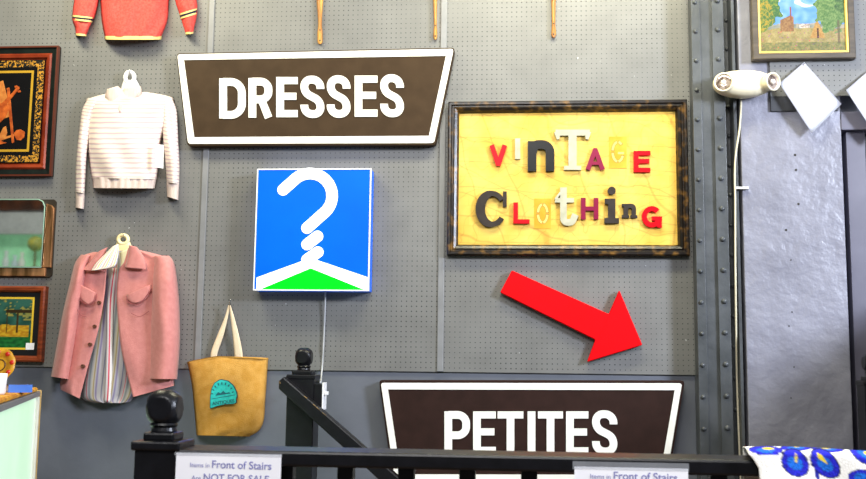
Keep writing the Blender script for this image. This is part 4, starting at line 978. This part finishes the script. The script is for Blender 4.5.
def on_top(px, py, z):
    d = at(px, py, -1)-Vector((0, CAMY, ZC)); return Vector((0, CAMY, ZC))+d*((z-ZC)/d.z)
zi = ztc+.0185
b0 = on_top(8, 392.5, zi); 
t = thing('blue_book', 'small blue book lying on the golden runner of the display case', 'book', b0)
bd_ = Vector((math.cos(.62), math.sin(.62), 0)); bn_ = Vector((-bd_.y, bd_.x, 0)); 
bs = (at(27.5, 388, b0.y).x-b0.x)*1.13
def bbox_(l0, l1, w0, w1, z0, z1):
    bm = bmesh.new(); r = bmesh.ops.create_cube(bm, size=1)
    for v in r['verts']: v.co = b0+bd_*(l0+(l1-l0)*(v.co.x+.5))+bn_*(w0+(w1-w0)*(v.co.y+.5))+Vector((0, 0, z0+(z1-z0)*(v.co.z+.5)))
    return bm
BLU = mat('blue_cover', (84, 130, 214), .4, (66, 110, 196), 10)
obj('pages', bbox_(.003, bs-.003, .003, .068, .0035, .024), PAPER, t)
obj('spine', bbox_(0, bs, -.003, .002, 0, .0275), BLU, t)
obj('cover', bbox_(0, bs, 0, .07, 0, .0035), BLU, t)
part(obj('cover', bbox_(0, bs, 0, .07, .024, .0275), mat('dark_slate_cover', (52, 56, 74), .5), t), 'dark upper cover')

mc = on_top(-3.5, 394.5, zi)
t = thing('white_mug', 'white ceramic mug at the left edge beside the blue book', 'mug', mc)
obj('mug_body', lathe(bmesh.new(), [(0, 0), (.024, 0), (.028, .006), (.029, .04), (.031, .070), (.028, .070), (.026, .04), (.024, .008), (0, .008)], mc, n=28), HANG, t, True)
obj('mug_handle', tube(smooth_pts([mc+Vector((-.028, 0, .055)), mc+Vector((-.05, 0, .05)), mc+Vector((-.05, 0, .025)), mc+Vector((-.028, 0, .015))], 5), .004, 8), HANG, t, True)
# scalloped plate leaning on a stand behind
pl_ = on_top(1, 389, zi); pc = at(0, 365.5, pl_.y); pr = 17.2*(pl_.y-CAMY)/F
GP = mat('ochre_glaze', (206, 160, 44), .25, (168, 116, 26), 25); RDG = mat('red_glaze', (186, 42, 28), .25); 
t = thing('decorative_plate', 'ochre scalloped plate with red spots standing behind the mug', 'plate', Vector((pc.x, pc.y, zi)))
ax = Vector((.05, -1, .22)).normalized(); e1 = Vector((0, 0, 1)).cross(ax).normalized(); e2 = ax.cross(e1)
bm = bmesh.new(); rings = []
n = 72
for rr, hh in ((0, .004), (.30, .003), (.55, .004), (.62, .008), (.97, .016), (1, .013), (.62, .001), (0, -.002)):
    if rr == 0: rings.append([bm.verts.new(pc+ax*hh)]); continue
    rings.append([bm.verts.new(pc+ax*hh+(e1*math.cos(2*PI*k/n)+e2*math.sin(2*PI*k/n))*pr*rr*(1+(.035*abs(math.sin(k*2*PI/n*5)) if rr > .9 else 0))) for k in range(n)])
for A, C in zip(rings, rings[1:]):
    for k_ in range(n):
        q4 = [A[k_ % len(A)], A[(k_+1) % len(A)], C[(k_+1) % len(C)], C[k_ % len(C)]]; un = []
        [un.append(v) for v in q4 if v not in un]
        if len(un) > 2: bm.faces.new(un)
obj('dish', bm, GP, t, True)
for k_ in range(8):
    a = 2*PI*k_/8+.2; p = pc+ax*.013+(e1*math.cos(a)+e2*math.sin(a))*pr*.8
    obj('red_spot', lathe(bmesh.new(), [(0, .003), (.008, .0025), (.010, 0)], p, ax, 14), RDG, t, True)
obj('ring', lathe(bmesh.new(), [(pr*.30, .004), (pr*.33, .0055), (pr*.37, .004)], pc, ax, 32), mat('brown_glaze', (70, 42, 20), .3), t, True)
bm = tube([pc-e2*pr*.9-ax*.006+e1*.03, pc-ax*.02, Vector((pc.x, pc.y+.07, zi+.002))], .003, 6)
zfoot = Vector((pc.x, pc.y-.02, zi+.002))
bx = (pc-e2*pr*1.01)
obj('plate_stand', lathe(bmesh.new(), [(0, 0), (.035, 0), (.036, .006), (.012, .012), (.010, max(.014, bx.z-zi-.004)), (.03, max(.016, bx.z-zi)), (0, max(.016, bx.z-zi))], Vector((bx.x, bx.y, zi)), n=20), mat('dark_wood_stand', (60, 36, 20), .4), t, True)
bpy.data.objects[t.name].location = t.location

# ------------------------------------------------------------------ what the mirror shows: the top of a wall unit across the shop
def across(px, py, Yb=-7.5):
    p = at(px, py, -.036); k = (-.036-Yb)/( -.036-CAMY); c_ = Vector((0, CAMY, ZC)); v = c_+(p-c_)*1
    return Vector((p.x*(1+k), Yb, ZC+(p.z-ZC)*(1+k)))
ul, ur = across(-40, 235).x, across(60, 235).x
za, zb_, zc_, zd_ = across(20, 270).z, across(20, 234).z, across(20, 211).z, across(20, 202.5).z
t = thing('wall_unit', 'pale green wall unit seen reflected in the mirror', 'shelf unit', (ul, -7.8, 0))
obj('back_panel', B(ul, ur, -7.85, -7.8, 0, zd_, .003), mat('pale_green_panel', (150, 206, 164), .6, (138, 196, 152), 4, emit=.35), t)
obj('header_board', B(ul, ur, -7.55, -7.5, zb_, zc_, .003), mat('light_grey_header', (190, 192, 190), .6), t)
obj('cornice', B(ul, ur, -7.6, -7.45, zc_, zd_+.3, .006), mat('dark_brown_cornice', (96, 52, 28), .4, (50, 30, 20), 6), t)
obj('shelf', B(ul, ur, -7.8, -7.45, za-.05, za, .003), mat('glass_shelf', (190, 216, 200), .2), t)
gx = across(32, 243)
tg = thing('small_globe', 'yellowish globe on a stand seen reflected in the mirror', 'globe', (gx.x, -7.6, za))
obj('ball', lathe(bmesh.new(), [(.10*math.sin(PI*k_/14), -.10*math.cos(PI*k_/14)) for k_ in range(15)], (gx.x, -7.6, gx.z+.003)), mat('old_globe_paper', (206, 196, 84), .5, (150, 160, 90), 14), tg, True)
obj('stand', lathe(bmesh.new(), [(0, 0), (.07, 0), (.06, .02), (.015, .04), (.012, max(.05, gx.z-.1-za)), (0, max(.05, gx.z-.1-za))], (gx.x, -7.6, za+.002)), mat('globe_stand', (120, 84, 40), .4), tg, True)
for k_, (px_, hh) in enumerate(((2, .26), (11, .20), (18, .24))):
    fx = across(px_, 260)
    tag(obj('porcelain_vase', lathe(bmesh.new(), [(0, 0), (.03, 0), (.035, .04), (.045, hh*.45), (.018, hh*.75), (.028, hh), (0, hh)], (fx.x, -7.6, za+.002)), mat('porcelain_%d' % k_, ((236, 240, 238), (210, 226, 232), (238, 236, 226))[k_], .25), None, True),
        ('tall white vase reflected at the left edge of the mirror', 'short pale blue vase reflected in the mirror', 'cream vase beside the globe reflected in the mirror')[k_], 'vase', 'vases reflected in the mirror')

# ------------------------------------------------------------------ light
def area(name, loc, tgt, sx, sy, power, col):
    l = bpy.data.lights.new(name, 'AREA'); l.shape = 'RECTANGLE'; l.size = sx; l.size_y = sy; l.energy = power; l.color = col
    o = bpy.data.objects.new(name, l); COL.objects.link(o); o.location = loc
    o.rotation_euler = (Vector(tgt)-Vector(loc)).to_track_quat('-Z', 'Y').to_euler()
area('ceiling_lamp', (-2.2, -1.1, 3.9), (-1.6, -.1, 1.7), 1.3, .35, 40, (1, .94, .66))
area('ceiling_lamp', (.3, -1.1, 3.9), (.1, -.1, 1.7), 1.6, .35, 54, (1, .95, .68))
area('window_daylight', (4.2, -3.4, 3.2), (.9, 0, 1.7), .9, .9, 320, (.78, .85, 1))
area('fill_light', (-.5, -4.7, 3.7), (-.5, -2.7, 1.1), 2.5, .5, 60, (1, .97, .94))  # added fill above the camera, brightens the notices on the rail
area('fill_light', (-.5, -7.4, 5.2), (-.5, -1, 1.4), 4, 1.2, 110, (.98, .98, 1))  # added fill from behind the camera for the foreground
area('fill_light', (-5.2, -4.6, 4.4), (-6.3, -7.6, 2.8), 1.2, .5, 60, (1, .97, .92))  # added fill aimed at the wall unit the mirror reflects
w = bpy.data.worlds.new('world'); S.world = w; w.use_nodes = True
bg = w.node_tree.nodes['Background']; bg.inputs[0].default_value = (.74, .84, 1, 1); bg.inputs[1].default_value = .09
S.view_settings.view_transform = 'Standard'; S.view_settings.look = 'None'; S.view_settings.exposure = .45; S.view_settings.gamma = 1
